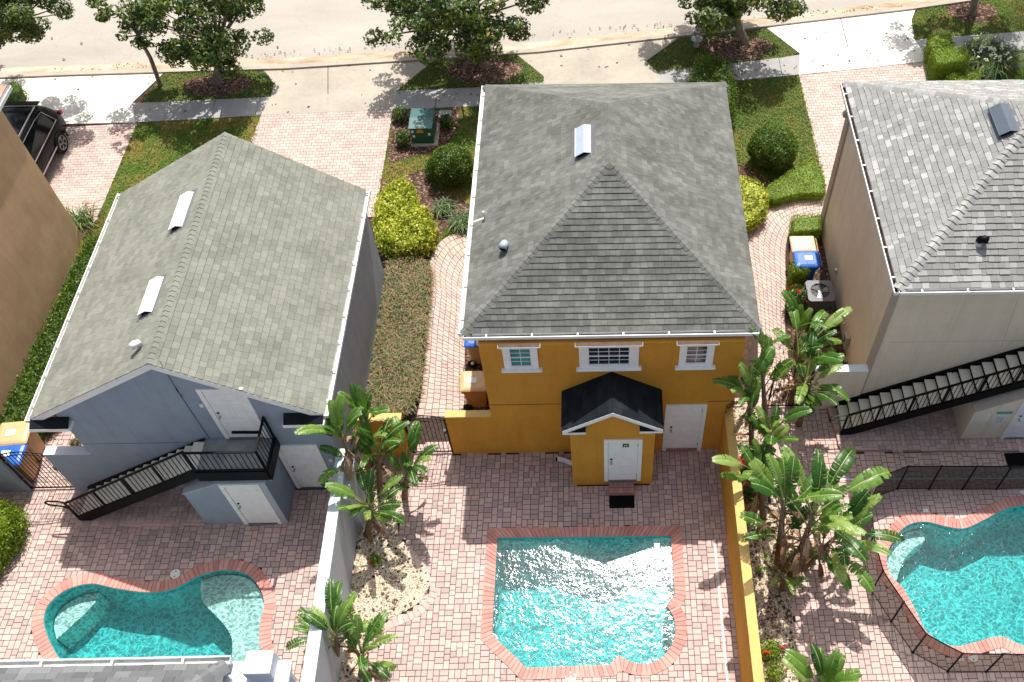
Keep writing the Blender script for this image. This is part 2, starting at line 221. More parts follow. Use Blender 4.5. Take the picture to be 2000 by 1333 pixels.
# ------------------------------------------------ objects
def tag(o, label=None, cat=None, group=None, kind=None):
    if label: o['label'] = label
    if cat: o['category'] = cat
    if group: o['group'] = group
    if kind: o['kind'] = kind
    return o
WM = {}
def thing(name, label, cat, loc=(0, 0, 0), rz=0, group=None):
    o = bpy.data.objects.new(name, None); o.empty_display_size = 0.2; col.objects.link(o); o.location = loc; o.rotation_euler = (0, 0, rz)
    WM[o.name] = Matrix.Translation(Vector(loc)) @ Matrix.Rotation(rz, 4, 'Z')
    return tag(o, label, cat, group)
class MB:
    def __init__(s): s.v = []; s.f = []; s.a = []; s.mi = []
    def poly(s, pts, a=0.5, mi=0):
        b = len(s.v); s.v += [tuple(p) for p in pts]; s.f.append(tuple(range(b, b + len(pts)))); s.a.append(a); s.mi.append(mi); return s
    def faces(s, pts, fs, a=0.5, mi=0):
        b = len(s.v); s.v += [tuple(p) for p in pts]
        for f in fs: s.f.append(tuple(b + i for i in f)); s.a.append(a); s.mi.append(mi)
        return s
    def box(s, x0, x1, y0, y1, z0, z1, a=0.5, bev=0.0, mi=0):
        if bev <= 0:
            p = [(x, y, z) for z in (z0, z1) for x, y in ((x0, y0), (x1, y0), (x1, y1), (x0, y1))]
            return s.faces(p, [(3, 2, 1, 0), (4, 5, 6, 7), (0, 1, 5, 4), (1, 2, 6, 5), (2, 3, 7, 6), (3, 0, 4, 7)], a, mi)
        b = bev; rings = []
        for z, k in ((z0, b), (z0 + b, 0), (z1 - b, 0), (z1, b)):
            rings.append([(x0 + b, y0 + k, z), (x1 - b, y0 + k, z), (x1 - k, y0 + b, z), (x1 - k, y1 - b, z), (x1 - b, y1 - k, z), (x0 + b, y1 - k, z), (x0 + k, y1 - b, z), (x0 + k, y0 + b, z)])
        return s.loft(rings, a, mi=mi)
    def loft(s, rings, a=0.5, cap=True, mi=0):
        n = len(rings[0]); p = [q for r in rings for q in r]; f = []
        for i in range(len(rings) - 1):
            for j in range(n): k = (j + 1) % n; f.append((i * n + j, i * n + k, (i + 1) * n + k, (i + 1) * n + j))
        if cap: f.append(tuple(range(n - 1, -1, -1))); f.append(tuple((len(rings) - 1) * n + j for j in range(n)))
        return s.faces(p, f, a, mi)
    def prism(s, pts, z0, z1, a=0.5):
        """pts: 2-D outline (any simple polygon), extruded z0..z1"""
        ar = sum(pts[i][0] * pts[(i + 1) % len(pts)][1] - pts[(i + 1) % len(pts)][0] * pts[i][1] for i in range(len(pts)))
        if ar < 0: pts = pts[::-1]
        n = len(pts); p = [(x, y, z0) for x, y in pts] + [(x, y, z1) for x, y in pts]
        f = [(i, (i + 1) % n, n + (i + 1) % n, n + i) for i in range(n)]
        tri = tessellate_polygon([[Vector((x, y, 0)) for x, y in pts]])
        for t_ in tri:
            a_, b_, c_ = [pts[i] for i in t_]
            if (b_[0] - a_[0]) * (c_[1] - a_[1]) - (c_[0] - a_[0]) * (b_[1] - a_[1]) < 0: t_ = t_[::-1]
            f.append(tuple(n + i for i in t_)); f.append(tuple(t_[::-1]))
        return s.faces(p, f, a)
    def ext(s, pts, d, a=0.5):
        """3-D convex/simple planar outline pushed along d"""
        n = len(pts); d = Vector(d); p = [Vector(q) for q in pts]; p2 = [q + d for q in p]
        f = [(i, (i + 1) % n, n + (i + 1) % n, n + i) for i in range(n)] + [tuple(range(n - 1, -1, -1)), tuple(range(n, 2 * n))]
        return s.faces(p + p2, f, a)
    def tube(s, pts, r, n=8, a=0.5, cap=True):
        pts = [Vector(p) for p in pts]; rings = []; rr = r if isinstance(r, (list, tuple)) else [r] * len(pts); up = None
        for i, p in enumerate(pts):
            d = (pts[min(i + 1, len(pts) - 1)] - pts[max(i - 1, 0)]).normalized()
            if up is None: up = Vector((0, 0, 1)) if abs(d.z) < 0.9 else Vector((1, 0, 0))
            x = d.cross(up).normalized(); y = d.cross(x).normalized(); up = -y if False else up
            rings.append([p + (x * math.cos(2 * math.pi * k / n) + y * math.sin(2 * math.pi * k / n)) * rr[i] for k in range(n)])
        return s.loft(rings, a, cap)
    def bar(s, p, q, wx=0.02, wy=0.02, a=0.5):
        p, q = Vector(p), Vector(q); d = (q - p).normalized(); up = Vector((0, 0, 1)) if abs(d.z) < 0.95 else Vector((0, 1, 0))
        x = d.cross(up).normalized() * wx / 2; y = x.cross(d).normalized() * wy / 2
        return s.loft([[c - x - y, c + x - y, c + x + y, c - x + y] for c in (p, q)], a)
    def lathe(s, c, prof, n=16, axis='Z', a=0.5):
        rings = []
        for r, h in prof:
            ring = []
            for k in range(n):
                u, v_ = r * math.cos(2 * math.pi * k / n), r * math.sin(2 * math.pi * k / n)
                ring.append({'Z': (c[0] + u, c[1] + v_, c[2] + h), 'Y': (c[0] + u, c[1] + h, c[2] - v_), 'X': (c[0] + h, c[1] + u, c[2] + v_)}[axis])
            rings.append(ring)
        return s.loft(rings, a)
    def build(s, name, mat, parent=None, smooth=False, local=False):
        me = bpy.data.meshes.new(name); me.from_pydata(s.v, [], s.f)
        mats = mat if isinstance(mat, (list, tuple)) else [mat]
        for m_ in mats: me.materials.append(M[m_] if isinstance(m_, str) else m_)
        if len(mats) > 1: me.polygons.foreach_set('material_index', s.mi)
        at = me.attributes.new('var', 'FLOAT', 'FACE'); at.data.foreach_set('value', s.a)
        if smooth: me.polygons.foreach_set('use_smooth', [True] * len(s.f))
        me.update(); o = bpy.data.objects.new(name, me); col.objects.link(o)
        return adopt(o, parent, local)
def adopt(o, parent, local=False):
    """parts are modelled in world space unless local"""
    if parent is not None:
        o.parent = parent; pm = WM.get(parent.name, Matrix.Identity(4))
        if local: WM[o.name] = pm
        else: o.matrix_parent_inverse = pm.inverted(); WM[o.name] = Matrix.Identity(4)
    return o
def npmesh(name, V, F, var, mat, parent=None, smooth=False, local=False):
    """V (n,3), F (m,k) arrays"""
    me = bpy.data.meshes.new(name); V = np.asarray(V, np.float32); F = np.asarray(F, np.int32); m, k = F.shape
    me.vertices.add(len(V)); me.vertices.foreach_set('co', V.ravel()); me.loops.add(m * k); me.loops.foreach_set('vertex_index', F.ravel())
    me.polygons.add(m); me.polygons.foreach_set('loop_start', np.arange(m, dtype=np.int32) * k); me.polygons.foreach_set('loop_total', np.full(m, k, np.int32))
    at = me.attributes.new('var', 'FLOAT', 'FACE'); at.data.foreach_set('value', np.asarray(var, np.float32))
    me.materials.append(M[mat]); me.update(calc_edges=True)
    if smooth: me.polygons.foreach_set('use_smooth', np.ones(m, bool))
    o = bpy.data.objects.new(name, me); col.objects.link(o)
    return adopt(o, parent, local)
def clip(poly, n, d):
    """keep the part of a 2-D polygon with n.p <= d"""
    out = []
    for i in range(len(poly)):
        p, q = poly[i], poly[(i + 1) % len(poly)]; a = n[0] * p[0] + n[1] * p[1] - d; b = n[0] * q[0] + n[1] * q[1] - d
        if a <= 0: out.append(p)
        if (a < 0 < b) or (b < 0 < a): s = a / (a - b); out.append((p[0] + (q[0] - p[0]) * s, p[1] + (q[1] - p[1]) * s))
    return out
def inside(P, poly):
    P = np.atleast_2d(P); x, y = P[:, 0], P[:, 1]; r = np.zeros(len(P), bool); n = len(poly)
    for i in range(n):
        x1, y1 = poly[i]; x2, y2 = poly[(i + 1) % n]
        c = ((y1 > y) != (y2 > y)); xi = (x2 - x1) * (y - y1) / ((y2 - y1) if y2 != y1 else 1e-9) + x1
        r ^= c & (x < xi)
    return r
def scatter(poly, n, r=None):
    r = r or rng; a = np.array(poly); lo_, hi = a.min(0), a.max(0); out = np.zeros((0, 2))
    while len(out) < n:
        p = r.uniform(lo_, hi, (n * 2, 2)); out = np.vstack([out, p[inside(p, poly)]])
    return out[:n]
def smooth_closed(pts, k=8):
    """Catmull-Rom through closed control points"""
    P = [Vector((*p, 0)) for p in pts]; n = len(P); out = []
    for i in range(n):
        a, b, c, d = P[i - 1], P[i], P[(i + 1) % n], P[(i + 2) % n]
        for j in range(k):
            t_ = j / k; q = 0.5 * ((2 * b) + (c - a) * t_ + (2 * a - 5 * b + 4 * c - d) * t_ ** 2 + (-a + 3 * b - 3 * c + d) * t_ ** 3); out.append((q.x, q.y))
    return out
def smooth_open(pts, k=8):
    P = [Vector((*p, 0)) for p in pts]; P = [P[0] * 2 - P[1]] + P + [P[-1] * 2 - P[-2]]; out = []
    for i in range(1, len(P) - 2):
        a, b, c, d = P[i - 1:i + 3]
        for j in range(k):
            t_ = j / k; q = 0.5 * ((2 * b) + (c - a) * t_ + (2 * a - 5 * b + 4 * c - d) * t_ ** 2 + (-a + 3 * b - 3 * c + d) * t_ ** 3); out.append((q.x, q.y))
    out.append((P[-2].x, P[-2].y)); return out
def resample(pts, step, closed=True):
    P = [Vector((*p, 0)) for p in pts]; 
    if closed: P.append(P[0])
    L = [0]
    for i in range(len(P) - 1): L.append(L[-1] + (P[i + 1] - P[i]).length)
    n = max(3, round(L[-1] / step)); out = []; j = 0
    for i in range(n if closed else n + 1):
        s = L[-1] * i / n
        while j < len(L) - 2 and L[j + 1] < s: j += 1
        q = P[j].lerp(P[j + 1], (s - L[j]) / max(1e-9, L[j + 1] - L[j])); out.append((q.x, q.y))
    return out
def area2(p): return sum(p[i][0] * p[(i + 1) % len(p)][1] - p[(i + 1) % len(p)][0] * p[i][1] for i in range(len(p))) / 2
def offset(pts, d):
    """outward miter offset of a CCW polygon"""
    n = len(pts); out = []
    for i in range(n):
        a, b, c = Vector(pts[i - 1]), Vector(pts[i]), Vector(pts[(i + 1) % n]); e1 = (b - a).normalized(); e2 = (c - b).normalized()
        n1 = Vector((e1.y, -e1.x)); n2 = Vector((e2.y, -e2.x)); m_ = (n1 + n2); m_ = m_.normalized() if m_.length > 1e-6 else n1
        k = d / max(0.55, m_.dot(n1)); out.append((b.x + m_.x * k, b.y + m_.y * k))
    return out
def sheet(name, outer, z, mat, holes=(), a=0.5, kind='structure', **kw):
    loops = [[Vector((x, y, 0)) for x, y in outer]] + [[Vector((x, y, 0)) for x, y in h] for h in holes]
    pts = [(p.x, p.y, z) for l in loops for p in l]; b = MB(); fs = []
    for t_ in tessellate_polygon(loops):
        p = [pts[i] for i in t_]
        if (p[1][0] - p[0][0]) * (p[2][1] - p[0][1]) - (p[2][0] - p[0][0]) * (p[1][1] - p[0][1]) < 0: t_ = t_[::-1]
        fs.append(tuple(t_))
    b.faces(pts, fs, a); o = b.build(name, mat); return tag(o, kind=kind, **kw)
# ================================================ GROUND
def tile(N, seed):
    r = random.Random(seed); g = [[0] * N for _ in range(N)]; out = []
    def rec():
        for y in range(N):
            for x in range(N):
                if not g[y][x]: break
            else: continue
            break
        else: return True
        ps = [(3, 2), (2, 3), (2, 2)]; r.shuffle(ps)
        if r.random() < .35: ps.sort(key=lambda p: p == (2, 2))
        for w_, h in ps:
            c = [((y + j) % N, (x + i) % N) for j in range(h) for i in range(w_)]
            if any(g[a][b] for a, b in c): continue
            for a, b in c: g[a][b] = 1
            out.append((x, y, w_, h))
            if rec(): return True
            out.pop()
            for a, b in c: g[a][b] = 0
        return False
    rec(); return out
def ccw(p): return p if area2(p) > 0 else p[::-1]
TILE = tile(22, 3); UN = 0.068
def slab(mb, q, z, a, ch=0.008, gap=0.0055, h=0.02):
    """one paving stone: quad q (4 2-D points, CCW) with a small chamfer"""
    m_ = len(q)
    def ins(d, zz): 
        o_ = []
        for i in range(m_):
            a_, b_, c_ = Vector(q[i - 1]), Vector(q[i]), Vector(q[(i + 1) % m_]); u = (a_ - b_).normalized(); v = (c_ - b_).normalized(); o_.append((b_.x + (u.x + v.x) * d, b_.y + (u.y + v.y) * d, zz))
        return o_
    dz = random.uniform(-.0015, .0015)
    A, B, C = ins(gap, z - h), ins(gap, z - ch * 0.8 + dz), ins(gap + ch, z + dz)
    mb.faces(A + B + C, [tuple(range(2 * m_, 3 * m_))] + [(m_ + i, m_ + (i + 1) % m_, 2 * m_ + (i + 1) % m_, 2 * m_ + i) for i in range(m_)] + [(i, (i + 1) % m_, m_ + (i + 1) % m_, m_ + i) for i in range(m_)], a)
def field(name, poly, excl, z, mat='paver', ang=0.0, kind='structure', org=(0, 0), tone=(0, 1)):
    a = np.array(poly); lo_, hi = a.min(0) - 1.6, a.max(0) + 1.6; N = 22 * UN; mb = MB(); rr = random.Random(5)
    for ty in range(int(lo_[1] // N) - 1, int(hi[1] // N) + 2):
        for tx in range(int(lo_[0] // N) - 1, int(hi[0] // N) + 2):
            for x, y, w_, h in TILE:
                X0, Y0 = tx * N + x * UN + org[0], ty * N + y * UN + org[1]; X1, Y1 = X0 + w_ * UN, Y0 + h * UN
                c = ((X0 + X1) / 2, (Y0 + Y1) / 2)
                v = rr.random(); v = tone[0] + (tone[1] - tone[0]) * v
                if not (lo_[0] < c[0] < hi[0] and lo_[1] < c[1] < hi[1]): continue
                if not inside(c, poly)[0] or any(inside(c, e)[0] for e in excl): continue
                slab(mb, [(X0, Y0), (X1, Y0), (X1, Y1), (X0, Y1)], z, v)
    return tag(mb.build(name, mat), kind=kind)
def rows(name, poly, z, mat, L=0.24, Wd=0.12, ang=0.0, kind='structure'):
    """running-bond driveway"""
    c_, s_ = math.cos(ang), math.sin(ang); P = [(x * c_ + y * s_, -x * s_ + y * c_) for x, y in poly]; a = np.array(P); lo_, hi = a.min(0), a.max(0); mb = MB(); j = 0; y = lo_[1]
    P = ccw(P)
    while y < hi[1]:
        x = lo_[0] - (L / 2 if j % 2 else 0)
        while x < hi[0]:
            q = [(x, y), (x + L, y), (x + L, y + Wd), (x, y + Wd)]
            for i_ in range(len(P)):
                (ax, ay), (bx, by) = P[i_], P[(i_ + 1) % len(P)]; q = clip(q, (by - ay, ax - bx), (by - ay) * ax + (ax - bx) * ay) if len(q) >= 3 else []
            if len(q) >= 3 and abs(area2(q)) > .003: slab(mb, [(u * c_ - v * s_, u * s_ + v * c_) for u, v in q], z, random.random(), 0.006, 0.004)
            x += L
        y += Wd; j += 1
    return tag(mb.build(name, mat), kind=kind)
def path(name, left, right, z, mat, n=7, step=0.17):
    """paving that follows a curved walk between two edges"""
    Lp, Rp = resample(left, 0.05, False), resample(right, 0.05, False); m_ = 200
    def at(P, t_): 
        f = t_ * (len(P) - 1); i = min(int(f), len(P) - 2); return Vector(P[i]).lerp(Vector(P[i + 1]), f - i)
    tot = sum((Vector(Lp[i + 1]) - Vector(Lp[i])).length for i in range(len(Lp) - 1)); mb = MB()
    for k in range(n):
        s = -random.random() * step
        while s < tot:
            d = random.choice((0.136, 0.204, 0.136)) * (1.0); s0, s1 = max(0, s), min(tot, s + d); s += d
            if s1 - s0 < 0.03: continue
            q = [at(Lp, s0 / tot).lerp(at(Rp, s0 / tot), k / n), at(Lp, s0 / tot).lerp(at(Rp, s0 / tot), (k + 1) / n), at(Lp, s1 / tot).lerp(at(Rp, s1 / tot), (k + 1) / n), at(Lp, s1 / tot).lerp(at(Rp, s1 / tot), k / n)]
            q = [(p.x, p.y) for p in q]
            if area2(q) < 0: q = q[::-1]
            slab(mb, q, z, random.random())
    return tag(mb.build(name, mat), kind='structure')
# ---- pools (outlines read off the photograph, on the deck)
poolA = ccw(smooth_closed([G2(x, y) for x, y in [(86, 1205), (98, 1178), (130, 1153), (178, 1141), (225, 1150), (290, 1158), (340, 1150), (395, 1123), (440, 1114), (482, 1122), (507, 1150), (516, 1182), (508, 1215), (507, 1260), (520, 1300), (500, 1345), (400, 1380), (250, 1380), (160, 1340), (112, 1280), (90, 1235)]], 6))
arc = lambda c, r, a0, a1, n: [(c[0] + r * math.cos(R(a0 + (a1 - a0) * i / n)), c[1] + r * math.sin(R(a0 + (a1 - a0) * i / n))) for i in range(n + 1)]
pB = [G2(x, y) for x, y in [(972, 1051.5), (961.5, 1239.5), (1028, 1304.5), (1191, 1298.5), (1209, 1280), (1230, 1292), (1245, 1296), (1262, 1297), (1276, 1294), (1290, 1286.5), (1302, 1275), (1311, 1261), (1317, 1246), (1319, 1231), (1318, 1216), (1314, 1203), (1308, 1193), (1301, 1184), (1310, 1174), (1317.5, 1160), (1310, 1047.5)]]
poolB = ccw(pB)
poolC = ccw(smooth_closed([G2(x, y) for x, y in [(1732, 1092), (1742, 1062), (1768, 1030), (1805, 1020), (1850, 1030), (1885, 1033), (1925, 1015), (1965, 995), (2010, 988), (2080, 1000), (2130, 1060), (2140, 1150), (2100, 1230), (2010, 1262), (1955, 1243), (1900, 1256), (1860, 1262), (1812, 1236), (1790, 1195), (1765, 1150), (1740, 1125)]], 6))
pools = (poolA, poolB, poolC)
BIG = [(-70, -40), (60, -40), (60, 60), (-70, 60)]
tag(sheet('ground', BIG, -0.035, 'soil', holes=pools), kind='structure')
# deck bedding under the pavers
deckpoly = [(-17.0, -12), (14, -12), (14, 0.15), (5.25, 1.0), (5.25, 2.0), (4.1, 2.0), (3.0, -0.3), (-2.8, 0.4), (-4.0, 1.2), (-6.3, 0.5), (-8, 0), (-12.2, 0.0), (-12.2, 3.5), (-14.9, 3.5), (-14.9, 0.2), (-17, 0.2)]
sheet('deck_bedding', deckpoly, -0.022, 'sand', holes=pools)
cop = [offset(p, 0.20) for p in pools]
bedL = [(-6.30, -0.25)] + [G2(x, y) for x, y in [(735, 905), (790, 955), (792, 985), (775, 1010), (778, 1050), (815, 1085), (836, 1122), (838, 1148), (822, 1176), (790, 1195), (752, 1212), (722, 1232), (715, 1290), (712, 1345)]] + [(-6.3, -6.1)]
bedR = [(2.99, 1.2)] + [(4.15, 1.3), (4.0, 0.3)] + [G2(x, y) for x, y in [(1500, 985), (1560, 1010), (1580, 1060), (1590, 1100), (1560, 1135), (1545, 1175), (1552, 1250), (1560, 1345)]] + [(2.99, -7.4)]
vest_ex = [(-0.94, 0.1), (-0.94, -0.93), (1.01, -0.93), (1.01, 0.1)]
field('pool_deck', [(-16.8, -9.0), (-6.42, -9.0), (-6.42, -0.85), (-8.0, -0.95), (-12.3, -0.95), (-12.3, 2.6), (-15.0, 2.6), (-15.0, -0.75), (-16.8, -0.75)], [cop[0], [(-9.9, -0.8), (-9.9, -1.75), (-8, -1.75), (-8, -0.8)]], 0.0)
field('pool_deck', [(-6.2, -9.0), (2.80, -9.0), (2.80, 0.02), (-4.0, 0.02), (-4.0, 0.35), (-5.1, 0.35), (-5.1, 0.02), (-6.2, 0.02)], [cop[1], bedL, vest_ex], 0.0, org=(0.3, 0.5))
field('pool_deck', [(3.0, -9.0), (12.4, -9.0), (12.4, -0.16), (5.98, -0.16), (5.80, 1.1), (5.2, 1.2), (4.0, 1.6), (3.0, 1.4)], [cop[2], bedR], 0.0, org=(0.1, 0.2), tone=(0.30, 0.95))
# raised landings
mb = MB(); mb.prism([(5.95, -0.14), (12.4, -0.30), (12.4, 1.2), (5.80, 1.2)], -0.02, 0.098); o = mb.build('landing_base', 'paver'); tag(o, kind='structure')
field('raised_landing', [(5.97, -0.12), (12.4, -0.28), (12.4, 1.2), (5.84, 1.2)], [], 0.12, org=(0.05, 0.1))
lp = [G2(152, 1030), G2(398, 1024), (-9.96, -0.9), (-12.3, -0.9), G2(152, 1012)]
mb = MB(); mb.prism([(-13.1, -1.86), (-9.97, -1.86), (-9.97, -0.9), (-12.9, -0.9), (-13.1, -1.3)], -0.02, 0.075); tag(mb.build('landing_base', 'paver'), kind='structure')
field('raised_landing', [(-13.1, -1.86), (-9.98, -1.86), (-9.98, -0.9), (-13.1, -0.9)], [], 0.095, org=(0.05, 0.1))
# ---- pool shells, water, coping
def pool(poly, zf, label, name='swimming_pool', extra=None):
    c = Vector((sum(p[0] for p in poly) / len(poly), sum(p[1] for p in poly) / len(poly), 0)); th = thing(name, label, 'pool', c)
    n = len(poly); mb = MB(); fl = offset(poly, -0.10); W0 = [(x, y, 0.0) for x, y in poly]; W1 = [(x, y, zf + 0.1) for x, y in poly]; W2 = [(x, y, zf) for x, y in fl]
    fs = [((i + 1) % n, i, n + i, n + (i + 1) % n) for i in range(n)] + [(n + (i + 1) % n, n + i, 2 * n + i, 2 * n + (i + 1) % n) for i in range(n)]
    for t_ in tessellate_polygon([[Vector((x, y, 0)) for x, y in fl]]):
        a_, b_, c_ = [fl[i] for i in t_]
        if (b_[0] - a_[0]) * (c_[1] - a_[1]) - (c_[0] - a_[0]) * (b_[1] - a_[1]) < 0: t_ = t_[::-1]
        fs.append(tuple(2 * n + i for i in t_))
    mb.faces(W0 + W1 + W2, fs); mb.build('basin', 'plaster', th)
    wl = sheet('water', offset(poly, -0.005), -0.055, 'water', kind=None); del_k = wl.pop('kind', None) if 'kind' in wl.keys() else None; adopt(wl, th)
    dens = resample(poly, 0.105) if len(poly) > 40 else None
    mb = MB(); wd = 0.27
    if dens:
        out = offset(dens, wd); k = len(dens)
        for i in range(k): slab(mb, [dens[i], dens[(i + 1) % k], out[(i + 1) % k], out[i]][::-1] if area2([dens[i], dens[(i + 1) % k], out[(i + 1) % k], out[i]]) < 0 else [dens[i], dens[(i + 1) % k], out[(i + 1) % k], out[i]], 0.016, random.random(), 0.01, 0.003, 0.05)
    else:
        out = offset(poly, wd)
        for i in range(n):
            p, q, r_, s_ = [Vector(v) for v in (poly[i], poly[(i + 1) % n], out[(i + 1) % n], out[i])]; m_ = max(1, round(((q - p).length + (r_ - s_).length) / 2 / 0.105))
            for j in range(m_):
                quad = [p.lerp(q, j / m_), p.lerp(q, (j + 1) / m_), s_.lerp(r_, (j + 1) / m_), s_.lerp(r_, j / m_)]; quad = [(v.x, v.y) for v in quad]
                if area2(quad) < 0: quad = quad[::-1]
                slab(mb, quad, 0.016, random.random(), 0.01, 0.003, 0.05)
    mb.build('coping', 'coping', th)
    for nm, pl, z, mt in (extra or []):
        b = MB(); b.prism(pl, zf - 0.01, z); b.build(nm, mt, th)
    return th
shelf = [G2(x, y, -0.06) for x, y in [(390, 1128), (388, 1150), (395, 1175), (420, 1200), (440, 1225), (450, 1250), (448, 1290), (446, 1340)]] 
shelfA = smooth_open(shelf, 5) + offset(poolA, -0.02)[0:0]
def crop_to(pool_p, cutter):
    """part of the pool outline lying inside cutter, as one outline along the cutter's edge"""
    P = resample(pool_p, 0.04); ins = inside(P, cutter); k = len(P); st = next(i for i in range(k) if ins[i] and not ins[i - 1]); out = []
    i = st
    while ins[i % k] and len(out) <= k: out.append(P[i % k]); i += 1
    return out
def close_with(seg, edge):
    if (Vector(seg[-1]) - Vector(edge[0])).length > (Vector(seg[-1]) - Vector(edge[-1])).length: edge = edge[::-1]
    return seg + edge[1:-1]
inA = offset(poolA, -0.03)
segS = crop_to(inA, shelfA + [(-8.0, -9), (-6.0, -9), (-6.0, -2), (-9.6, -2.2)])
shelf_poly = close_with(segS, shelfA)
bn = smooth_open([G2(x, y, -0.3) for x, y in [(186, 1166), (160, 1195), (130, 1222), (100, 1250)]], 5)
segB = crop_to(inA, bn + [(-14.5, -6.5), (-14.5, -2), (-12.4, -2)])
bench_poly = close_with(segB, bn)
pool(poolA, -1.15, 'curved freeform pool with a pale shallow shelf, behind the blue grey building', extra=[('sun_shelf', shelf_poly, -0.20, 'plaster_pale'), ('bench', bench_poly, -0.45, 'plaster_pale')])
bb = [(-2.77, -4.1), (-1.75, -5.45)]
cut = [(-2.77, -4.25), (-2.77, -4.70), (-2.02, -5.45), (-1.45, -5.46), (-2.1, -4.85)]
pool(poolB, -1.15, 'straight sided pool full of sun glints, behind the orange building', extra=[('bench', cut, -0.40, 'plaster')])
bn = smooth_open([G2(x, y, -0.3) for x, y in [(1815, 1048), (1785, 1070), (1765, 1095), (1750, 1140)]], 5)
inC = offset(poolC, -0.03)
segC = crop_to(inC, bn + [(5.0, -4.2), (5.0, -1.5), (7.5, -1.5)])
pool(poolC, -1.15, 'curved turquoise pool inside a mesh safety fence, behind the beige building', extra=[('bench', close_with(segC, bn), -0.40, 'plaster_pale')])
# ---- front gardens, road
street = [G2(x, y) for x, y in [(-400, 150), (130, 129), (560, 115), (1050, 84), (1400, 46), (1780, 0), (2300, -75)]] + [(40, 45), (-50, 45)]
sheet('road', street, -0.010, 'road')
def band(name, pts_lo, pts_hi, z0, z1, mat):
    P = [G2(*p) for p in pts_lo] + [G2(*p) for p in pts_hi[::-1]]; mb = MB(); mb.prism(P, z0, z1); return tag(mb.build(name, mat), kind='structure')
band('curb', [(-400, 164), (130, 143), (560, 130), (1050, 99), (1400, 60), (1780, 15), (2300, -60)], [(-400, 151), (130, 129.5), (560, 115.5), (1050, 84.5), (1400, 46.5), (1780, 0.5), (2300, -74)], -0.03, 0.03, 'curb')
band('curb_top', [(-400, 171), (130, 150), (560, 137), (1050, 105), (1400, 66), (1780, 21), (2300, -54)], [(-400, 163.5), (130, 142.5), (560, 129.5), (1050, 98.5), (1400, 59.5), (1780, 14.5), (2300, -60.5)], -0.03, 0.075, 'concrete')
swlo = [(-400, 272), (130, 243), (265, 240), (510, 226), (768, 215), (940, 208), (1435, 158), (1560, 147), (1815, 120), (2000, 98), (2300, 58)]
swhi = [(-400, 236), (100, 208), (258, 202), (530, 190), (775, 178), (940, 171), (1430, 125), (1545, 110), (1785, 78), (2000, 62), (2300, 25)]
# sidewalk flags with real joints
lo_l = resample([G2(*p) for p in swlo], 1.55, False); hi_l = [None] * len(lo_l)
L_ = [G2(*p) for p in swlo]; H_ = [G2(*p) for p in swhi]
def yat(P, x):
    for i in range(len(P) - 1):
        if P[i][0] <= x <= P[i + 1][0]: return P[i][1] + (P[i + 1][1] - P[i][1]) * (x - P[i][0]) / (P[i + 1][0] - P[i][0])
    return P[-1][1]
mb = MB(); x = -24.0; xs = []
while x < 20:
    x1 = x + 1.52; q = [(x + .008, yat(L_, x + .008)), (x1 - .008, yat(L_, x1)), (x1 - .008, yat(H_, x1)), (x + .008, yat(H_, x))]; mb.prism(q, -0.03, 0.012); x = x1
tag(mb.build('sidewalk', 'sidewalk'), kind='structure')
crv = [(130, 150), (560, 137), (1050, 105), (1400, 66), (1780, 21), (2300, -54)]
curbW = [G2(-400, 171)] + [G2(*p) for p in crv]
def apron(name, pts, mat):
    P = [G2(*p) for p in pts]; mb = MB(); mb.prism(P, -0.03, 0.016); return tag(mb.build(name, mat), kind='structure')
apron('driveway_apron', [(-300, 272), (130, 243), (265, 240), (258, 202), (320, 143.6), (130, 150), (-300, 170)], 'concrete_w')
apron('driveway_apron', [(510, 226), (640, 220.5), (640, 133), (515, 139), (536, 165), (528, 190)], 'concrete')
apron('driveway_apron', [(641.5, 220.5), (768, 215), (775, 178), (848, 118.5), (641.5, 133)], 'concrete')
apron('driveway_apron', [(1010, 108), (1062, 150), (1062, 163), (1062, 198), (1290, 175), (1285, 142), (1262, 120), (1325, 75)], 'concrete')
apron('driveway_apron', [(1498, 56), (1562, 105), (1560, 147), (1666, 136), (1640, 33)], 'concrete_w')
apron('driveway_apron', [(1641.5, 33), (1667.5, 136), (1815, 120), (1786, 78), (1780, 40), (1790, 15)], 'concrete_w')
# lawns
def lawn(pts, n, z=-0.004, name='lawn'):
    P = [G2(*p) for p in pts]; tag(sheet(name, P, z, 'lawn'), kind='structure'); return ccw(P)
lawns = [lawn([(275, 202), (322, 143), (515, 140), (536, 165), (528, 190)], 0), lawn([(775, 178), (850, 120), (1008, 108), (1061, 150), (1061, 163), (940, 171)], 0),
 lawn([(1262, 125), (1327, 77), (1498, 58), (1558, 104), (1545, 110), (1430, 125), (1286, 142)], 0), lawn([(1786, 78), (1780, 40), (1792, 20), (2100, -28), (2100, 48), (2000, 62)], 0),
 lawn([(268, 241), (510, 227), (493, 290), (440, 500), (240, 700), (20, 830), (-60, 780), (163, 465), (192, 425)], 0), lawn([(768, 216), (960, 207), (930, 500), (850, 505), (735, 500), (733, 420)], 0),
 lawn([(1405, 161), (1560, 148), (1612, 352), (1612, 382), (1560, 385), (1500, 400), (1440, 460)], 0), lawn([(1815, 121), (2100, 85), (2100, 200), (1800, 200)], 0)]
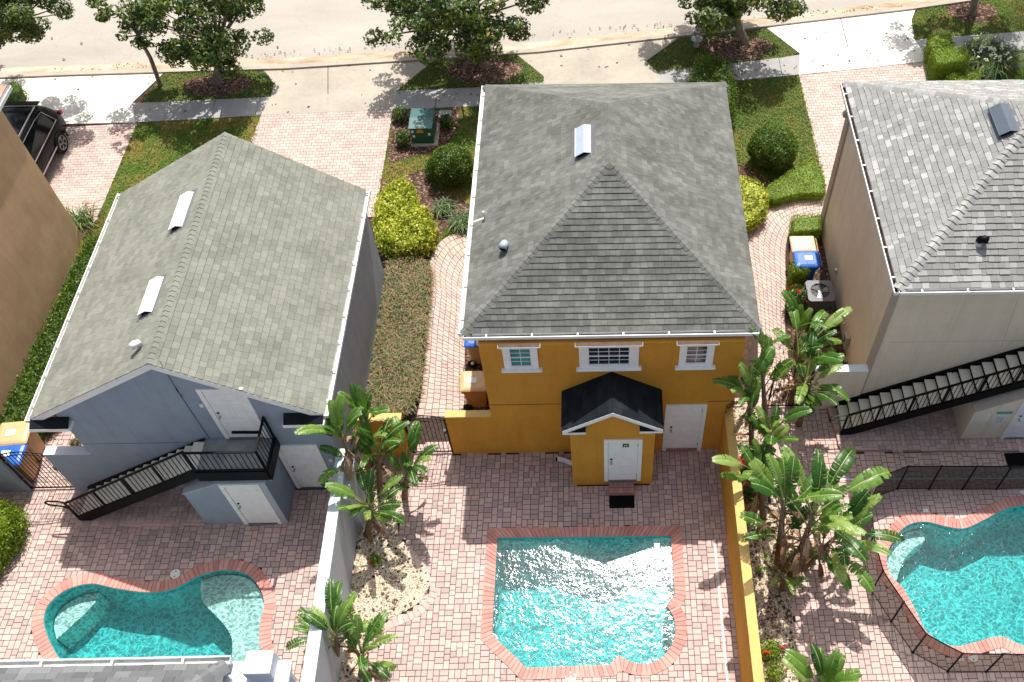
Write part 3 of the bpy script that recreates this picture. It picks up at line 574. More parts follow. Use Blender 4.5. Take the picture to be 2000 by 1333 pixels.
# driveways
sheet('driveway_bedding', [G2(*p) for p in [(-100, 268), (268, 241), (190, 428), (140, 470), (-200, 470)]], -0.006, 'sand')
rows('driveway', [G2(*p) for p in [(-100, 262), (268, 241), (190, 428), (160, 470), (-200, 470)]], 0.014, 'paver_pale', ang=0.03)
sheet('driveway_bedding', [G2(*p) for p in [(510, 226), (768, 215), (733, 425), (500, 425), (480, 300)]], -0.006, 'sand')
rows('driveway', [G2(*p) for p in [(510, 226), (768, 215), (733, 425), (500, 425), (480, 300)]], 0.014, 'paver_pale', L=0.21, Wd=0.14, ang=0.03)
sheet('driveway_bedding', [G2(*p) for p in [(1560, 148), (1815, 121), (1820, 330), (1612, 385), (1612, 352)]], -0.006, 'sand')
rows('driveway', [G2(*p) for p in [(1560, 148), (1815, 121), (1820, 330), (1614, 385)]], 0.014, 'paver_pale', L=0.21, Wd=0.14, ang=0.06)
# garden walks
lw = smooth_open([G2(*p) for p in [(813, 816), (822, 770), (829, 700), (834, 630), (842, 560), (838, 520), (846, 490), (870, 464), (905, 452), (950, 447)]], 5)
rw = smooth_open([G2(*p) for p in [(912, 816), (909, 760), (908, 690), (912, 620), (915, 580), (919, 550), (926, 530), (938, 517), (955, 510), (975, 508)]], 5)
path('garden_path', lw, rw, 0.0, 'paver_pale'); walk1 = lw + rw[::-1]
lw = smooth_open([G2(*p) for p in [(1460, 900), (1475, 780), (1480, 700), (1478, 600), (1470, 530), (1460, 470), (1468, 430), (1500, 398), (1555, 384), (1622, 380)]], 5)
rw = smooth_open([G2(*p) for p in [(1560, 900), (1560, 800), (1540, 700), (1533, 620), (1536, 560), (1534, 500), (1540, 460), (1560, 437), (1585, 425), (1625, 416)]], 5)
path('garden_path', lw, rw, 0.0, 'paver_pale'); walk2 = lw + rw[::-1]
sheet('path_bedding', [G2(*p) for p in [(800, 820), (815, 700), (828, 560), (830, 520), (850, 480), (905, 445), (960, 480), (925, 560), (915, 830)]], -0.001 - 0.012, 'sand')
sheet('path_bedding', [G2(*p) for p in [(1450, 900), (1470, 640), (1455, 470), (1490, 395), (1625, 378), (1625, 420), (1550, 445), (1540, 560), (1545, 640), (1575, 900)]], -0.001 - 0.012, 'sand')
# mulch and pebble beds
mulch1 = [G2(*p) for p in [(768, 222), (900, 214), (895, 250), (870, 290), (830, 300), (760, 320), (758, 300)]]
mulch2 = [G2(*p) for p in [(790, 345), (830, 330), (850, 370), (920, 400), (918, 438), (868, 450), (846, 475), (836, 503), (780, 520), (735, 500), (733, 420), (745, 360)]]
mulch3 = [G2(*p) for p in [(1430, 330), (1450, 320), (1500, 350), (1612, 370), (1612, 384), (1555, 386), (1500, 400), (1462, 440), (1450, 480), (1430, 480)]]
mulch4 = [G2(*p) for p in [(1550, 440), (1606, 418), (1640, 640), (1650, 760), (1560, 770), (1540, 640), (1538, 500)]]
ring = lambda px, py, rx, ry=None: [(G(px, py).x + rx * math.cos(a) * (1 + .12 * math.sin(3 * a)), G(px, py).y + (ry or rx) * math.sin(a)) for a in np.linspace(0, 2 * math.pi, 22)[:-1]]
mr = [ring(945, 140, 1.35, 0.75), ring(1440, 95, 1.3, 0.75), ring(425, 168, 1.2, 0.6), ring(1900, 25, .95, 0.7)]
for P in [mulch1, mulch2, mulch3, mulch4, ] + mr: sheet('mulch_bed', P, 0.002, 'soil')
bedside = [G2(*p) for p in [(914, 640), (935, 640), (965, 812), (905, 812)]]
sheet('mulch_bed', bedside, 0.004, 'soil')
t = NT('pebble_ground'); vo = t.n('TexVoronoi'); vo.inputs['Scale'].default_value = 30; t.l(t.geo(), vo.inputs['Vector']); t.col(t.ramp(vo.outputs['Distance'], [(0.2, (0.62, 0.54, 0.42)), (0.7, (0.16, 0.11, 0.08))])); t.bump(vo.outputs['Distance'], 0.8, 0.02); M['pebbleground'] = t.fin(0.9, 0.2)
sheet('pebble_bed', bedL, 0.006, 'pebbleground'); sheet('pebble_bed', bedR, 0.006, 'pebbleground')
def stones(name, poly, n, s0, s1, z, mat, flat=0.6):
    P = scatter(poly, n); V = []; F = []; va = []
    base = np.array([(1, 0, 0), (.5, .87, 0), (-.5, .87, 0), (-1, 0, 0), (-.5, -.87, 0), (.5, -.87, 0)]); k = len(P)
    sz = rng.uniform(s0, s1, k); an = rng.uniform(0, 6.28, k); el = rng.uniform(.55, 1, k)
    c, s = np.cos(an), np.sin(an); tl = rng.normal(0, .25, (k, 2))
    r0 = base[None, :, :2] * sz[:, None, None] * np.stack([np.ones(k), el], 1)[:, None, :]
    def put(r, zz): 
        x = r[..., 0] * c[:, None] - r[..., 1] * s[:, None]; y = r[..., 0] * s[:, None] + r[..., 1] * c[:, None]
        return np.stack([x + P[:, None, 0], y + P[:, None, 1], zz[:, None] + x * tl[:, :1] + y * tl[:, 1:]], -1)
    h = sz * flat; A = put(r0, np.full(k, z)); B = put(r0 * .62, z + h); V = np.concatenate([A, B], 1).reshape(-1, 3); b = np.arange(k)[:, None] * 12
    F = []; 
    for i in range(6): j = (i + 1) % 6; F.append(b + np.array([i, j, 6 + j, 6 + i]))
    F.append(b + np.array([6, 7, 8, 9])); F.append(b + np.array([6, 9, 10, 11])); F = np.concatenate(F, 0); va = np.tile(rng.random(k), 8)
    return tag(npmesh(name, V, F, va, mat), kind='stuff')
stones('pebbles', ccw(bedL), 15000, .010, .024, 0.006, 'pebble'); stones('pebbles', ccw(bedR), 15000, .010, .024, 0.006, 'pebble')
for P, n in ((bedR, 1500), (bedL, 500)): stones('dry_debris', ccw(P), n, .015, .05, 0.016, 'mulch', 0.25)
for P, n in ((mulch1, 1200), (mulch2, 2200), (mulch3, 700), (mulch4, 900), (bedside, 500), (mr[0], 1100), (mr[1], 1100), (mr[2], 800), (mr[3], 500)): stones('bark_mulch', ccw(P), n, .02, .055, 0.004, 'mulch', 0.3)
# ================================================ BUILDINGS
def shingles(mb, pts, course=0.14, tab=(0.12, 0.30), th=0.009, jit=0.006, seed=1, lift=0.02, vjit=1.0):
    """real overlapping tabs over one roof plane; pts[0]->pts[1] is the eave"""
    rr = random.Random(seed); P = [Vector(p) for p in pts]; u = (P[1] - P[0]).normalized(); n = u.cross(P[2] - P[1]).normalized()
    if n.z < 0: n = -n
    v = n.cross(u).normalized()
    if (P[2] - P[0]).dot(v) < 0: v = -v
    Q = [((p - P[0]).dot(u), (p - P[0]).dot(v)) for p in P]; vmax = max(q[1] for q in Q); umin = min(q[0] for q in Q); umax = max(q[0] for q in Q)
    to = lambda q, h: P[0] + u * q[0] + v * q[1] + n * h
    k = 0
    while k * course < vmax - 0.004:
        v0, v1 = k * course, min((k + 1) * course, vmax); B = clip(clip(Q, (0, -1), -(v0 + .0045)), (0, 1), v1)
        x = umin - rr.random() * tab[1]
        while x < umax and len(B) >= 3:
            w_ = rr.uniform(*tab); T = clip(clip(B, (-1, 0), -x), (1, 0), x + w_ - 0.004)
            if len(T) >= 3:
                e = th + rr.random() * jit; dv = rr.uniform(-.004, .004) * vjit
                top = []; 
                for q in T:
                    f = (q[1] - v0) / course; qq = (q[0], q[1] + (dv if abs(q[1] - v0 - .0045) < 1e-6 else 0)); top.append(to(qq, lift + e * (1 - f) + 0.002))
                m_ = len(top); base = [to(q, lift - 0.012) for q in T]; a = rr.random()
                mb.faces(base + top, [tuple(range(m_, 2 * m_))] + [(i, (i + 1) % m_, m_ + (i + 1) % m_, m_ + i) for i in range(m_)], a)
            x += w_
        k += 1
def deck(mb, pts, th=0.10, a=0.5):
    n0 = len(mb.f)
    P = [Vector(p) for p in pts]; mb.ext([p + Vector((0, 0, -th)) for p in P], (0, 0, th), a); mb.mi[n0:] = [1] * (len(mb.f) - n0)
def caps(mb, A, B, d1, d2, wdt=0.14, exp=0.14, seed=3, lift=0.028, th=0.02):
    """overlapping ridge caps from the low end A to the high end B; d1,d2 run down the two planes"""
    rr = random.Random(seed); A, B = Vector(A), Vector(B); L = (B - A).length; t_ = (B - A) / L; d1, d2 = Vector(d1).normalized(), Vector(d2).normalized(); up = -(d1 + d2); up = up.normalized() if up.length > 1e-5 else Vector((0, 0, 1)); k = int(L / exp) + 1; ex = L / k
    for i in range(k):
        p, q = A + t_ * ex * i, A + t_ * ex * (i + 1.05); h0, h1 = lift + th, lift + 0.004; j = rr.uniform(-.008, .008)
        sec = lambda c, h: [c + d1 * wdt + up * (h * .55), c + d1 * wdt * .45 + up * (h * .95), c + up * (h + .004), c + d2 * wdt * .45 + up * (h * .95), c + d2 * wdt + up * (h * .55)]
        S0, S1 = sec(p - t_ * j, h0), sec(q, h1); D0 = [x - up * 0.03 for x in S0]
        D1 = [x - up * 0.03 for x in S1]
        mb.faces(S0 + S1 + D0 + D1, [(m_, m_ + 1, 6 + m_, 5 + m_) for m_ in range(4)] + [(m_ + 1, m_, 10 + m_, 11 + m_) for m_ in range(4)] + [(0, 5, 15, 10), (4, 14, 19, 9)], .55 + .45 * rr.random())
def gutter(parent, p, q, out, name='gutter', wd=0.115, hh=0.10, gap=1.0, mat='white', off=0.0, inner='offwhite'):
    p, q, o_ = Vector(p), Vector(q), Vector(out).normalized(); d = (q - p).normalized(); L = (q - p).length; Z = Vector((0, 0, 1)); mb = MB()
    def bx(s0, s1, o0, o1, z0, z1, mi=0):
        c = [p + d * s + o_ * o + Z * z for z in (z0, z1) for s, o in ((s0, o0), (s1, o0), (s1, o1), (s0, o1))]
        mb.faces(c, [(3, 2, 1, 0), (4, 5, 6, 7), (0, 1, 5, 4), (1, 2, 6, 5), (2, 3, 7, 6), (3, 0, 4, 7)], .5, mi)
    bx(0, L, 0.0, wd, -hh, -hh + .006, 0); bx(0, L, wd - .008, wd, -hh, -.004); bx(0, L, wd - .016, wd + .004, -.006, .006); bx(0, L, 0, .004, -hh, 0.0)
    bx(0, .006, 0, wd, -hh, 0); bx(L - .006, L, 0, wd, -hh, 0); bx(.01, L - .01, .005, wd - .009, -hh + .007, -hh + .02, 1)
    s = off + gap / 2
    while s < L: bx(s - .018, s + .018, .002, wd - .002, -.003, .009); s += gap
    return mb.build(name, [mat, inner], parent)
def wallbox(mb, x0, x1, y0, y1, z0, z1): mb.box(x0, x1, y0, y1, z0, z1)
def door(parent, x0, x1, y, z0, z1, swing=1, fw=0.10, panels=True, name='door', frame='white', knob_left=True, nrm=-1, sweep=False):
    """door set in a wall whose outside faces -y"""
    f = MB(); p = 0.035
    f.box(x0, x0 + fw, y - p, y + .02, z0, z1); f.box(x1 - fw, x1, y - p, y + .02, z0, z1); f.box(x0 + fw, x1 - fw, y - p, y + .02, z1 - fw * .8, z1)
    fr = f.build('door_frame', frame, parent)
    d = MB(); a, b = x0 + fw + .006, x1 - fw - .006; t0, t1 = z0 + .03, z1 - fw * .8 - .006; yf = y - .012
    if sweep: t0 += .075
    d.box(a, b, yf, y + .015, t0, t1)
    if panels:
        w_ = b - a; H = t1 - t0
        for (u0, u1) in ((.13, .46), (.54, .87)):
            for (h0, h1) in ((.06, .36), (.43, .73), (.79, .94)):
                X0, X1, Z0, Z1 = a + w_ * u0, a + w_ * u1, t0 + H * h0, t0 + H * h1
                for q in ((X0, X1, Z0, Z0 + .012), (X0, X1, Z1 - .012, Z1), (X0, X0 + .012, Z0 + .0125, Z1 - .0125), (X1 - .012, X1, Z0 + .0125, Z1 - .0125)): d.box(q[0], q[1], yf - .007, yf + .001, q[2], q[3])
                d.box(X0 + .03, X1 - .03, yf - .006, yf + .001, Z0 + .03, Z1 - .03)
    dr = d.build(name, 'white', parent)
    kx = a + .07 if knob_left else b - .07; kz = t0 + .92
    k = MB(); k.lathe((kx, yf, kz), [(.032, 0), (.032, -.008), (.012, -.012), (.012, -.035), (.028, -.045), (.03, -.06), (.018, -.072)], 12, 'Y'); k.build('handle', 'steel', dr, smooth=True)
    k = MB(); k.lathe((kx, yf, kz + .14), [(.032, 0), (.032, -.014), (.016, -.02), (.016, -.03)], 12, 'Y'); k.build('deadbolt', 'darkmetal', dr, smooth=True)
    hx = b + .004 if knob_left else a - .004; 
    for hz in (t0 + .2, t1 - .2): k = MB(); k.box(hx - .012, hx + .012, yf - .01, yf + .004, hz - .05, hz + .05); k.build('hinge', 'darkmetal', dr)
    th_ = MB(); th_.box(a, b, y - .05, y + .01, z0 - .005, z0 + (.10 if sweep else .028)); th_.build('threshold', 'stepbrick' if sweep else 'acgrey', parent)
    return dr
def window(parent, xc, y, zs, zh, wj, wg, zg0, zg1, cols_, blue=False):
    """wj outer width of the white surround, wg width of the glass"""
    w_ = MB(); y0 = y - .05
    w_.box(xc - wj / 2, xc - wg / 2, y0, y + .02, zs + .06, zh - .05); w_.box(xc + wg / 2, xc + wj / 2, y0, y + .02, zs + .06, zh - .05)
    w_.box(xc - wg / 2, xc + wg / 2, y0, y + .02, zs + .06, zg0 - .03); w_.box(xc - wg / 2, xc + wg / 2, y0, y + .02, zg1 + .03, zh - .05)
    fr = w_.build('window', 'white', parent)
    s = MB(); s.box(xc - wj / 2 - .075, xc + wj / 2 + .075, y0 - .06, y + .02, zs, zs + .058, bev=.012); s.build('sill', 'white', fr)
    h = MB(); h.box(xc - wj / 2 - .03, xc + wj / 2 + .03, y0 - .03, y + .02, zh - .048, zh - .015); h.box(xc - wj / 2 - .08, xc + wj / 2 + .08, y0 - .045, y + .02, zh - .014, zh + .022)
    hd_ = h.build('window_head', 'white', fr); h = MB(); h.ext([(xc - wj / 2 - .075, y0 - .04, zh + .0225), (xc + wj / 2 + .075, y0 - .04, zh + .0225), (xc + wj / 2 + .075, y + .001, zh + .045), (xc - wj / 2 - .075, y + .001, zh + .045)], (0, 0, .004)); h.build('flashing', 'rust', hd_)
    g = MB(); g.box(xc - wg / 2, xc + wg / 2, y - .012, y - .006, zg0 - .028, zg1 + .028); g.build('pane', 'glass', fr)
    m_ = MB(); t_ = .014
    m_.box(xc - wg / 2, xc + wg / 2, y - .035, y - .013, zg0 - .028, zg0); m_.box(xc - wg / 2, xc + wg / 2, y - .035, y - .013, zg1, zg1 + .028)
    m_.box(xc - wg / 2, xc - wg / 2 + .02, y - .035, y - .013, zg0, zg1); m_.box(xc + wg / 2 - .02, xc + wg / 2, y - .035, y - .013, zg0, zg1)
    zm = (zg0 + zg1) / 2; m_.box(xc - wg / 2 + .02, xc + wg / 2 - .02, y - .036, y - .013, zm - .014, zm + .014)
    for i in range(1, cols_):
        x = xc - wg / 2 + wg * i / cols_; m_.box(x - .006, x + .006, y - .026, y - .013, zg0, zm - .0145); m_.box(x - .006, x + .006, y - .026, y - .013, zm + .0145, zg1)
    for zz in ((zg0 + zm) / 2, (zg1 + zm) / 2): m_.box(xc - wg / 2 + .02, xc + wg / 2 - .02, y - .024, y - .0135, zz - .006, zz + .006)
    m_.build('muntins', 'white', fr)
    return fr
M['blueglass'] = m_paint('painted_sky_glass', (0.07, 0.16, 0.17), 0.08, 0, 0.3, 0.8)  # sky reflection painted into the pane's base colour
# ---------------- orange building
OX0, OX1, OYF = -2.892, 2.981, 8.25; RX0, RX1, RY0, RY1, EZ, RZ = -3.21, 3.299, 0.20, 8.586, 4.90, 6.90
ob = thing('garage_apartment', 'orange stucco building with weathered grey hip roof and white framed windows', 'building', (0.04, 4.1, 0))
mb = MB(); mb.box(OX0, OX1, 0.0, OYF, -.03, EZ - .16); mb.build('wall', 'orange', ob)
mb = MB()
for seg in ((OX0, -1.16), (2.352, OX1)): mb = MB(); mb.box(seg[0], seg[1], -.006, .004, 2.30, 2.315); mb.build('control_joint', 'soil', ob)
rx = 0.045; e = [(RX0, RY0, EZ), (RX1, RY0, EZ), (RX1, RY1, EZ), (RX0, RY1, EZ)]; r1 = (rx, RY0 + 3.2, RZ); r2 = (rx, RY1 - 3.2, RZ)
mb = MB(); mb.box(RX0 + .02, RX1 - .02, RY0 + .02, RY1 - .02, EZ - .16, EZ - .14); mb.build('soffit', 'white', ob)
mb = MB(); z0, z1 = EZ - .17, EZ - .005
for q in ((RX0, RX1, RY0, RY0 + .02), (RX0, RX1, RY1 - .02, RY1), (RX0, RX0 + .02, RY0 + .021, RY1 - .021), (RX1 - .02, RX1, RY0 + .021, RY1 - .021)): mb.box(*q, z0, z1)
mb.build('fascia', 'white', ob)
mb = MB()
for i, f in enumerate(([e[0], e[1], r1], [e[1], e[2], r2, r1], [e[2], e[3], r2], [e[3], e[0], r1, r2])):
    mb.poly(f, .4, 1); shingles(mb, f, 0.14, (.10, .19), th=(.014 if i == 0 else .011), seed=11 + i, jit=.004)
roof = mb.build('roof', ['sh_orange', 'underlay'], ob)
def hipdirs(A, B, n1, n2):
    t_ = (Vector(B) - Vector(A)).normalized(); o_ = []
    for n in (n1, n2): n = Vector(n).normalized(); d = t_.cross(n); d = d if d.z < 0 else -d; o_.append(d)
    return o_
def nrm(f): n = (Vector(f[1]) - Vector(f[0])).cross(Vector(f[2]) - Vector(f[1])).normalized(); return n if n.z > 0 else -n
def hip_caps(parent, e, r1, r2, mat, wdt=.14, exp=.14, only=(0, 1, 2, 3, 4), th=.02):
    nF, nR, nB, nL = nrm([e[0], e[1], r1]), nrm([e[1], e[2], r2]), nrm([e[2], e[3], r2]), nrm([e[3], e[0], r1]); mb = MB()
    for i, (A, B, a, b) in enumerate(((e[0], r1, nL, nF), (e[1], r1, nF, nR), (e[2], r2, nR, nB), (e[3], r2, nB, nL), (r2, r1, nL, nR))):
        if i in only: caps(mb, A, B, *hipdirs(A, B, a, b), wdt=wdt, exp=exp, seed=i, th=th)
    return mb.build('ridge_cap', mat, parent)
hip_caps(ob, e, r1, r2, 'sh_orange', wdt=.15, th=.018)
gutter(ob, (RX0, RY0, EZ + .01), (RX1 - .03, RY0, EZ + .01), (0, -1, 0), gap=1.0, off=.0, inner='soil')
gutter(ob, (RX0, RY0, EZ + .01), (RX0, RY1, EZ + .01), (-1, 0, 0), gap=0.95)
mb = MB(); 
for x_ in (OX0, ): mb.box(x_ - .05, x_ - .005, RY0 - .1, RY0 - .02, EZ - .3, EZ - .1)
mb.build('downspout', 'white', ob)
w1 = window(ob, -2.0, 0, 3.80, 4.745, .77, .48, 3.98, 4.62, 2); w2 = window(ob, -.03, 0, 3.80, 4.745, 1.33, .93, 3.98, 4.62, 4); w3 = window(ob, 1.925, 0, 3.80, 4.745, .77, .48, 3.98, 4.62, 2)
for c_ in w1.children:
    if c_.name.startswith('pane'): c_.data.materials[0] = M['blueglass']
door(ob, 1.34, 2.343, 0, 0.0, 2.2, sweep=True)
# vestibule
vx0, vx1, vy, vez, vrz = -.955, 1.028, -.955, 2.86, 3.62
mb = MB(); mb.ext([(vx0, vy, -.03), (vx1, vy, -.03), (vx1, vy, vez - .12), (.036, vy, vrz - .16), (vx0, vy, vez - .12)], (0, -vy - .001, 0)); vb = mb.build('vestibule', 'orange', ob)
ve = [(-1.12, -1.083, vez), (1.19, -1.083, vez), (1.19, -.003, vez), (-1.12, -.003, vez)]; ra, rb = (.035, -1.083, vrz), (.035, -.003, vrz)
mb = MB()
for f in ([ve[3], ve[0], ra, rb], [ve[1], ve[2], rb, ra]): deck(mb, f, .06); shingles(mb, f, 0.14, (.3, .5), th=.006, jit=.001, seed=5, lift=.012)
mb.build('vestibule_roof', ['sh_dark', 'underlay'], vb)
mb = MB()
mb.ext([(-1.12, -1.10, vez - .13), (-1.12, -1.10, vez - .005), ra[:1] + (-1.10,) + (vrz - .005,), (.035, -1.10, vrz - .13)], (0, .03, 0)); mb.build('rake_board', 'white', vb); mb = MB(); mb.ext([(.035, -1.10, vrz - .13), (.035, -1.10, vrz - .005), (1.19, -1.10, vez - .005), (1.19, -1.10, vez - .13)], (0, .03, 0)); mb.build('rake_board', 'white', vb)
for sx in (-1, 1):
    xa, xb = (-1.12, -.58) if sx < 0 else (.65, 1.19)
    mb = MB(); mb.box(xa, xb, -1.085, -.957, vez - .17, vez - .10); mb.build('eave_return', 'white', vb)
    mb = MB(); xi = xb if sx < 0 else xa; xo = xa if sx < 0 else xb
    mb.ext([(xo, -1.07, vez - .099), (xi, -1.07, vez - .099), (xi, -.958, vez + .02), (xo, -.958, vez + .02)], (0, 0, .012)); mb.build('return_shingles', 'sh_dark', vb)
for xa in (-1.145, 1.192):
    mb = MB(); mb.box(xa, xa + .022, -1.08, -.01, vez - .12, vez + .0); mb.build('side_fascia', 'soil', vb)
vd = door(vb, -.169, .743, vy, 0.215, 2.239, panels=False)
sg = MB(); sg.box(.275, .425, vy - .021, vy - .0125, 1.885, 2.035); sgo = sg.build('restroom_sign', 'signgreen', vd)
mb = MB()
for cx_ in (.325, .375):
    mb.lathe((cx_, vy - .0205, 1.992), [(.011, 0), (.011, -.004)], 10, 'Y'); 
    pts = [(-.014, 1.978), (.014, 1.978), (.014, 1.945), (.007, 1.945), (.007, 1.912), (-.007, 1.912), (-.007, 1.945), (-.014, 1.945)] if cx_ > .35 else [(-.006, 1.978), (.006, 1.978), (.018, 1.940), (.006, 1.940), (.006, 1.912), (-.006, 1.912), (-.006, 1.940), (-.018, 1.940)]
    mb.ext([(cx_ + a, vy - .0215, b) for a, b in pts], (0, -.002, 0))
mb.build('pictogram', 'label', sgo)
# entrance step with brick pavers, mat in front
st = thing('entrance_step', 'small brick step under the restroom door of the orange vestibule', 'step', (.28, -1.12, 0))
mb = MB(); mb.box(-.05, .575, -1.285, -.96, 0, .165); mb.build('step_core', 'stepbrick', st)
mb = MB(); x = -.06
for w_ in (.13, .10, .13, .13, .145):
    for (a_, b_) in ((-1.30, -1.155), (-1.15, -.975)): slab(mb, [(x, a_), (x + w_, a_), (x + w_, b_), (x, b_)], .19, random.random(), .008, .003, .03)
    x += w_
mb.build('brick_top', 'stepbrick', st)
mt = MB(); a_, b_ = G(1191.5, 993.5), G(1242.5, 968)
mt.box(-.055, .575, b_.y - .36 if False else a_.y, a_.y + .37, 0.003, .016, bev=.004); tag(mt.build('door_mat', 'rubber'), 'black rectangular rubber mat in front of the small brick step', 'mat')
# roof furniture
def on_roof(f, u, v): pass
def roof_z(x, y):
    d = min(x - RX0, RX1 - x, y - RY0, RY1 - y); return EZ + (RZ - EZ) * min(1, d / 3.25)
def slant_vent(name, label, parent_loc, c, ax, L, Wd, h, nL, mat, lip='white', group=None, thing_cat='roof vent'):
    """low hooded attic vent: long axis along +y, hood sloping down toward -side"""
    th = thing(name, label, thing_cat, c, 0, group); return th
def box_vent(label, x, y, z, slope, L, Wd, h, mat, side, sub='acgrey', group='attic vents on the roofs'):
    """hooded attic vent lying on a roof plane that falls toward side (-1 = toward -x)"""
    th = thing('roof_vent', label, 'roof vent', (x, y, z), 0, group); s = side; t_ = math.tan(slope)
    zz = lambda xx: -(xx * s) * t_      # height of plane at local xx
    xa, xb = -Wd / 2 * s, Wd / 2 * s    # xa uphill, xb downhill
    mb = MB(); P = [(xa, zz(xa) + .03), (xa * .1 + xb * .0, zz(0) + h), (xb, zz(xb) + h * .85), (xb, zz(xb) + h * .85 - .05), (xa, zz(xa) + .0)]
    y0, y1 = -L / 2, L / 2
    mb.faces([(p[0], yy, p[1]) for yy in (y0, y1) for p in P[:3]] + [(p[0], yy, p[1] - .012) for yy in (y0, y1) for p in P[:3]], [(0, 3, 4, 1), (1, 4, 5, 2), (6, 7, 10, 9), (7, 8, 11, 10), (0, 1, 7, 6), (1, 2, 8, 7), (4, 3, 9, 10), (5, 4, 10, 11), (2, 5, 11, 8), (3, 0, 6, 9)])
    mb.build('hood', mat, th, local=True)
    mb = MB(); mb.ext([(xb, y0 - .005, zz(xb) + h * .85 - .06), (xb, y1 + .005, zz(xb) + h * .85 - .06), (xb, y1 + .005, zz(xb) + h * .85 + .002), (xb, y0 - .005, zz(xb) + h * .85 + .002)], (.012 * s, 0, 0)); mb.build('front_lip', mat if sub is None else sub, th, local=True)
    mb = MB(); fl_ = .09; mb.ext([(xa - fl_ * s, y0 - fl_, zz(xa - fl_ * s) + .018), (xb + fl_ * s, y0 - fl_, zz(xb + fl_ * s) + .018), (xb + fl_ * s, y1 + fl_, zz(xb + fl_ * s) + .018), (xa - fl_ * s, y1 + fl_, zz(xa - fl_ * s) + .018)], (0, 0, .006)); mb.build('flashing', 'acgrey', th, local=True)
    mb = MB(); q = xa + (xb - xa) * .12; r_ = xa + (xb - xa) * .86
    mb.ext([(q, y0 + .03, zz(q) + .0), (r_, y0 + .03, zz(r_) + .0), (r_, y0 + .03, zz(r_) + h * .6), (0, y0 + .03, zz(0) + h * .8)], (0, L - .06, 0)); mb.build('throat', 'void', th, local=True)
    return th
def pt_on(px, py, plane_p, plane_n):
    r = ray(px, py); n = Vector(plane_n); t_ = (Vector(plane_p) - CAM).dot(n) / r.dot(n); return CAM + r * t_
nOL = nrm([e[3], e[0], r1]); nOR = nrm([e[1], e[2], r2])
c = pt_on(1139, 281, e[0], nOL); box_vent('pale blue metal attic vent near the ridge of the orange building roof', c.x, c.y, c.z + .015, math.atan2(RZ - EZ, 3.25), .95, .36, .16, 'bluevent', -1, 'white')
def pipe_vent(label, p, r=.05, h=.22, hood=True, mat='flash', flash_mat='sh_orange', turn=(0, -1, 0)):
    th = thing('vent_pipe', label, 'vent pipe', p); mb = MB(); mb.lathe((0, 0, -.1), [(r, 0), (r, h + .1)], 14); mb.build('pipe', mat, th, True, local=True)
    mb = MB(); mb.lathe((0, 0, -.02), [(r * 2.2, -.05), (r * 2.0, .02), (r * 1.15, .07)], 16); mb.build('flashing', 'offwhite', th, True, local=True)
    if hood:
        d = Vector(turn); mb = MB(); mb.tube([Vector((0, 0, h - .02)), Vector((0, 0, h + .05)) + d * .02, Vector((0, 0, h + .08)) + d * .08, Vector((0, 0, h + .06)) + d * .17], [r * 1.5, r * 1.75, r * 1.8, r * 1.8], 14); mb.build('hood', mat, th, True, local=True)
        mb = MB(); q = Vector((0, 0, h + .06)) + d * .172; mb.tube([q, q + d * .003], r * 1.5, 14); mb.build('opening', 'void', th, local=True)
    return th
p = pt_on(987, 484, e[0], nOL); pipe_vent('pale hooded vent pipe on the left slope of the orange building roof', p, .055, .10, turn=(-.25, -.95, -.1), mat='bluevent')
p = pt_on(946, 428, e[0], nOL); th = thing('roof_antenna', 'thin mast with a small white cap on the left slope of the orange building roof', 'antenna', p)
mb = MB(); mb.tube([(0, 0, 0), (0, 0, .22)], .009, 8); mb.build('mast', 'steel', th, local=True); mb = MB(); mb.lathe((0, 0, .21), [(.012, 0), (.035, .015), (.03, .035), (.004, .045)], 12); mb.build('cap', 'lidwhite', th, True, local=True)
mb = MB(); q = pt_on(925, 436, e[0], nOL) - p; mb.ext([(0, -.03, .03), (0, .03, .03), tuple(Vector((q.x, q.y, q.z + .03)) + Vector((0, .03, 0))), tuple(Vector((q.x, q.y, q.z + .03)) - Vector((0, .03, 0)))], (0, 0, .01)); mb.build('flashing_strip', 'offwhite', th, local=True)
# ---------------- blue grey building (gable)
GX0, GX1, GRX, GY0, GY1, GEZ, GRZ = -12.90, -6.42, -9.51, -0.93, 6.093, 3.47, 5.545; gwx0, gwx1, gwy = -12.28, -6.50, -.883
gb = thing('garage_apartment', 'blue grey gabled building with greenish grey shingles, upper door and outside stair', 'building', (-9.5, 2.6, 0))
ls, rs = (GRZ - GEZ) / (GRX - GX0), (GRZ - GEZ) / (GX1 - GRX)
zl = lambda x: GRZ - (GRX - x) * ls if x < GRX else GRZ - (x - GRX) * rs
mb = MB(); mb.ext([(gwx0, gwy, -.03), (gwx1, gwy, -.03), (gwx1, gwy, zl(gwx1) - .14), (GRX, gwy, GRZ - .14), (gwx0, gwy, zl(gwx0) - .14)], (0, 5.9 - gwy, 0)); mb.build('wall', 'greywall', gb)
mb = MB(); mb.box(gwx0, GX0 + 5.0, gwy - .003, gwy + .004, 2.30, 2.312)
mb.build('control_joint', 'soil', gb)
F1 = [(GX0, GY1, GEZ), (GX0, GY0, GEZ), (GRX, GY0, GRZ), (GRX, GY1, GRZ)]; F2 = [(GX1, GY0, GEZ), (GX1, GY1, GEZ), (GRX, GY1, GRZ), (GRX, GY0, GRZ)]
mb = MB()
for i, f in enumerate((F1, F2)): deck(mb, f, .09); shingles(mb, f, 0.155, (.13, .24), th=.012, seed=31 + i, jit=.003)
mb.build('roof', ['sh_grey', 'underlay'], gb)
mb = MB(); n1, n2 = nrm(F1), nrm(F2); caps(mb, (GRX, GY0, GRZ), (GRX, GY1, GRZ), *hipdirs((GRX, GY0, GRZ), (GRX, GY1, GRZ), n1, n2), wdt=.15); mb.build('ridge_cap', 'sh_grey', gb)
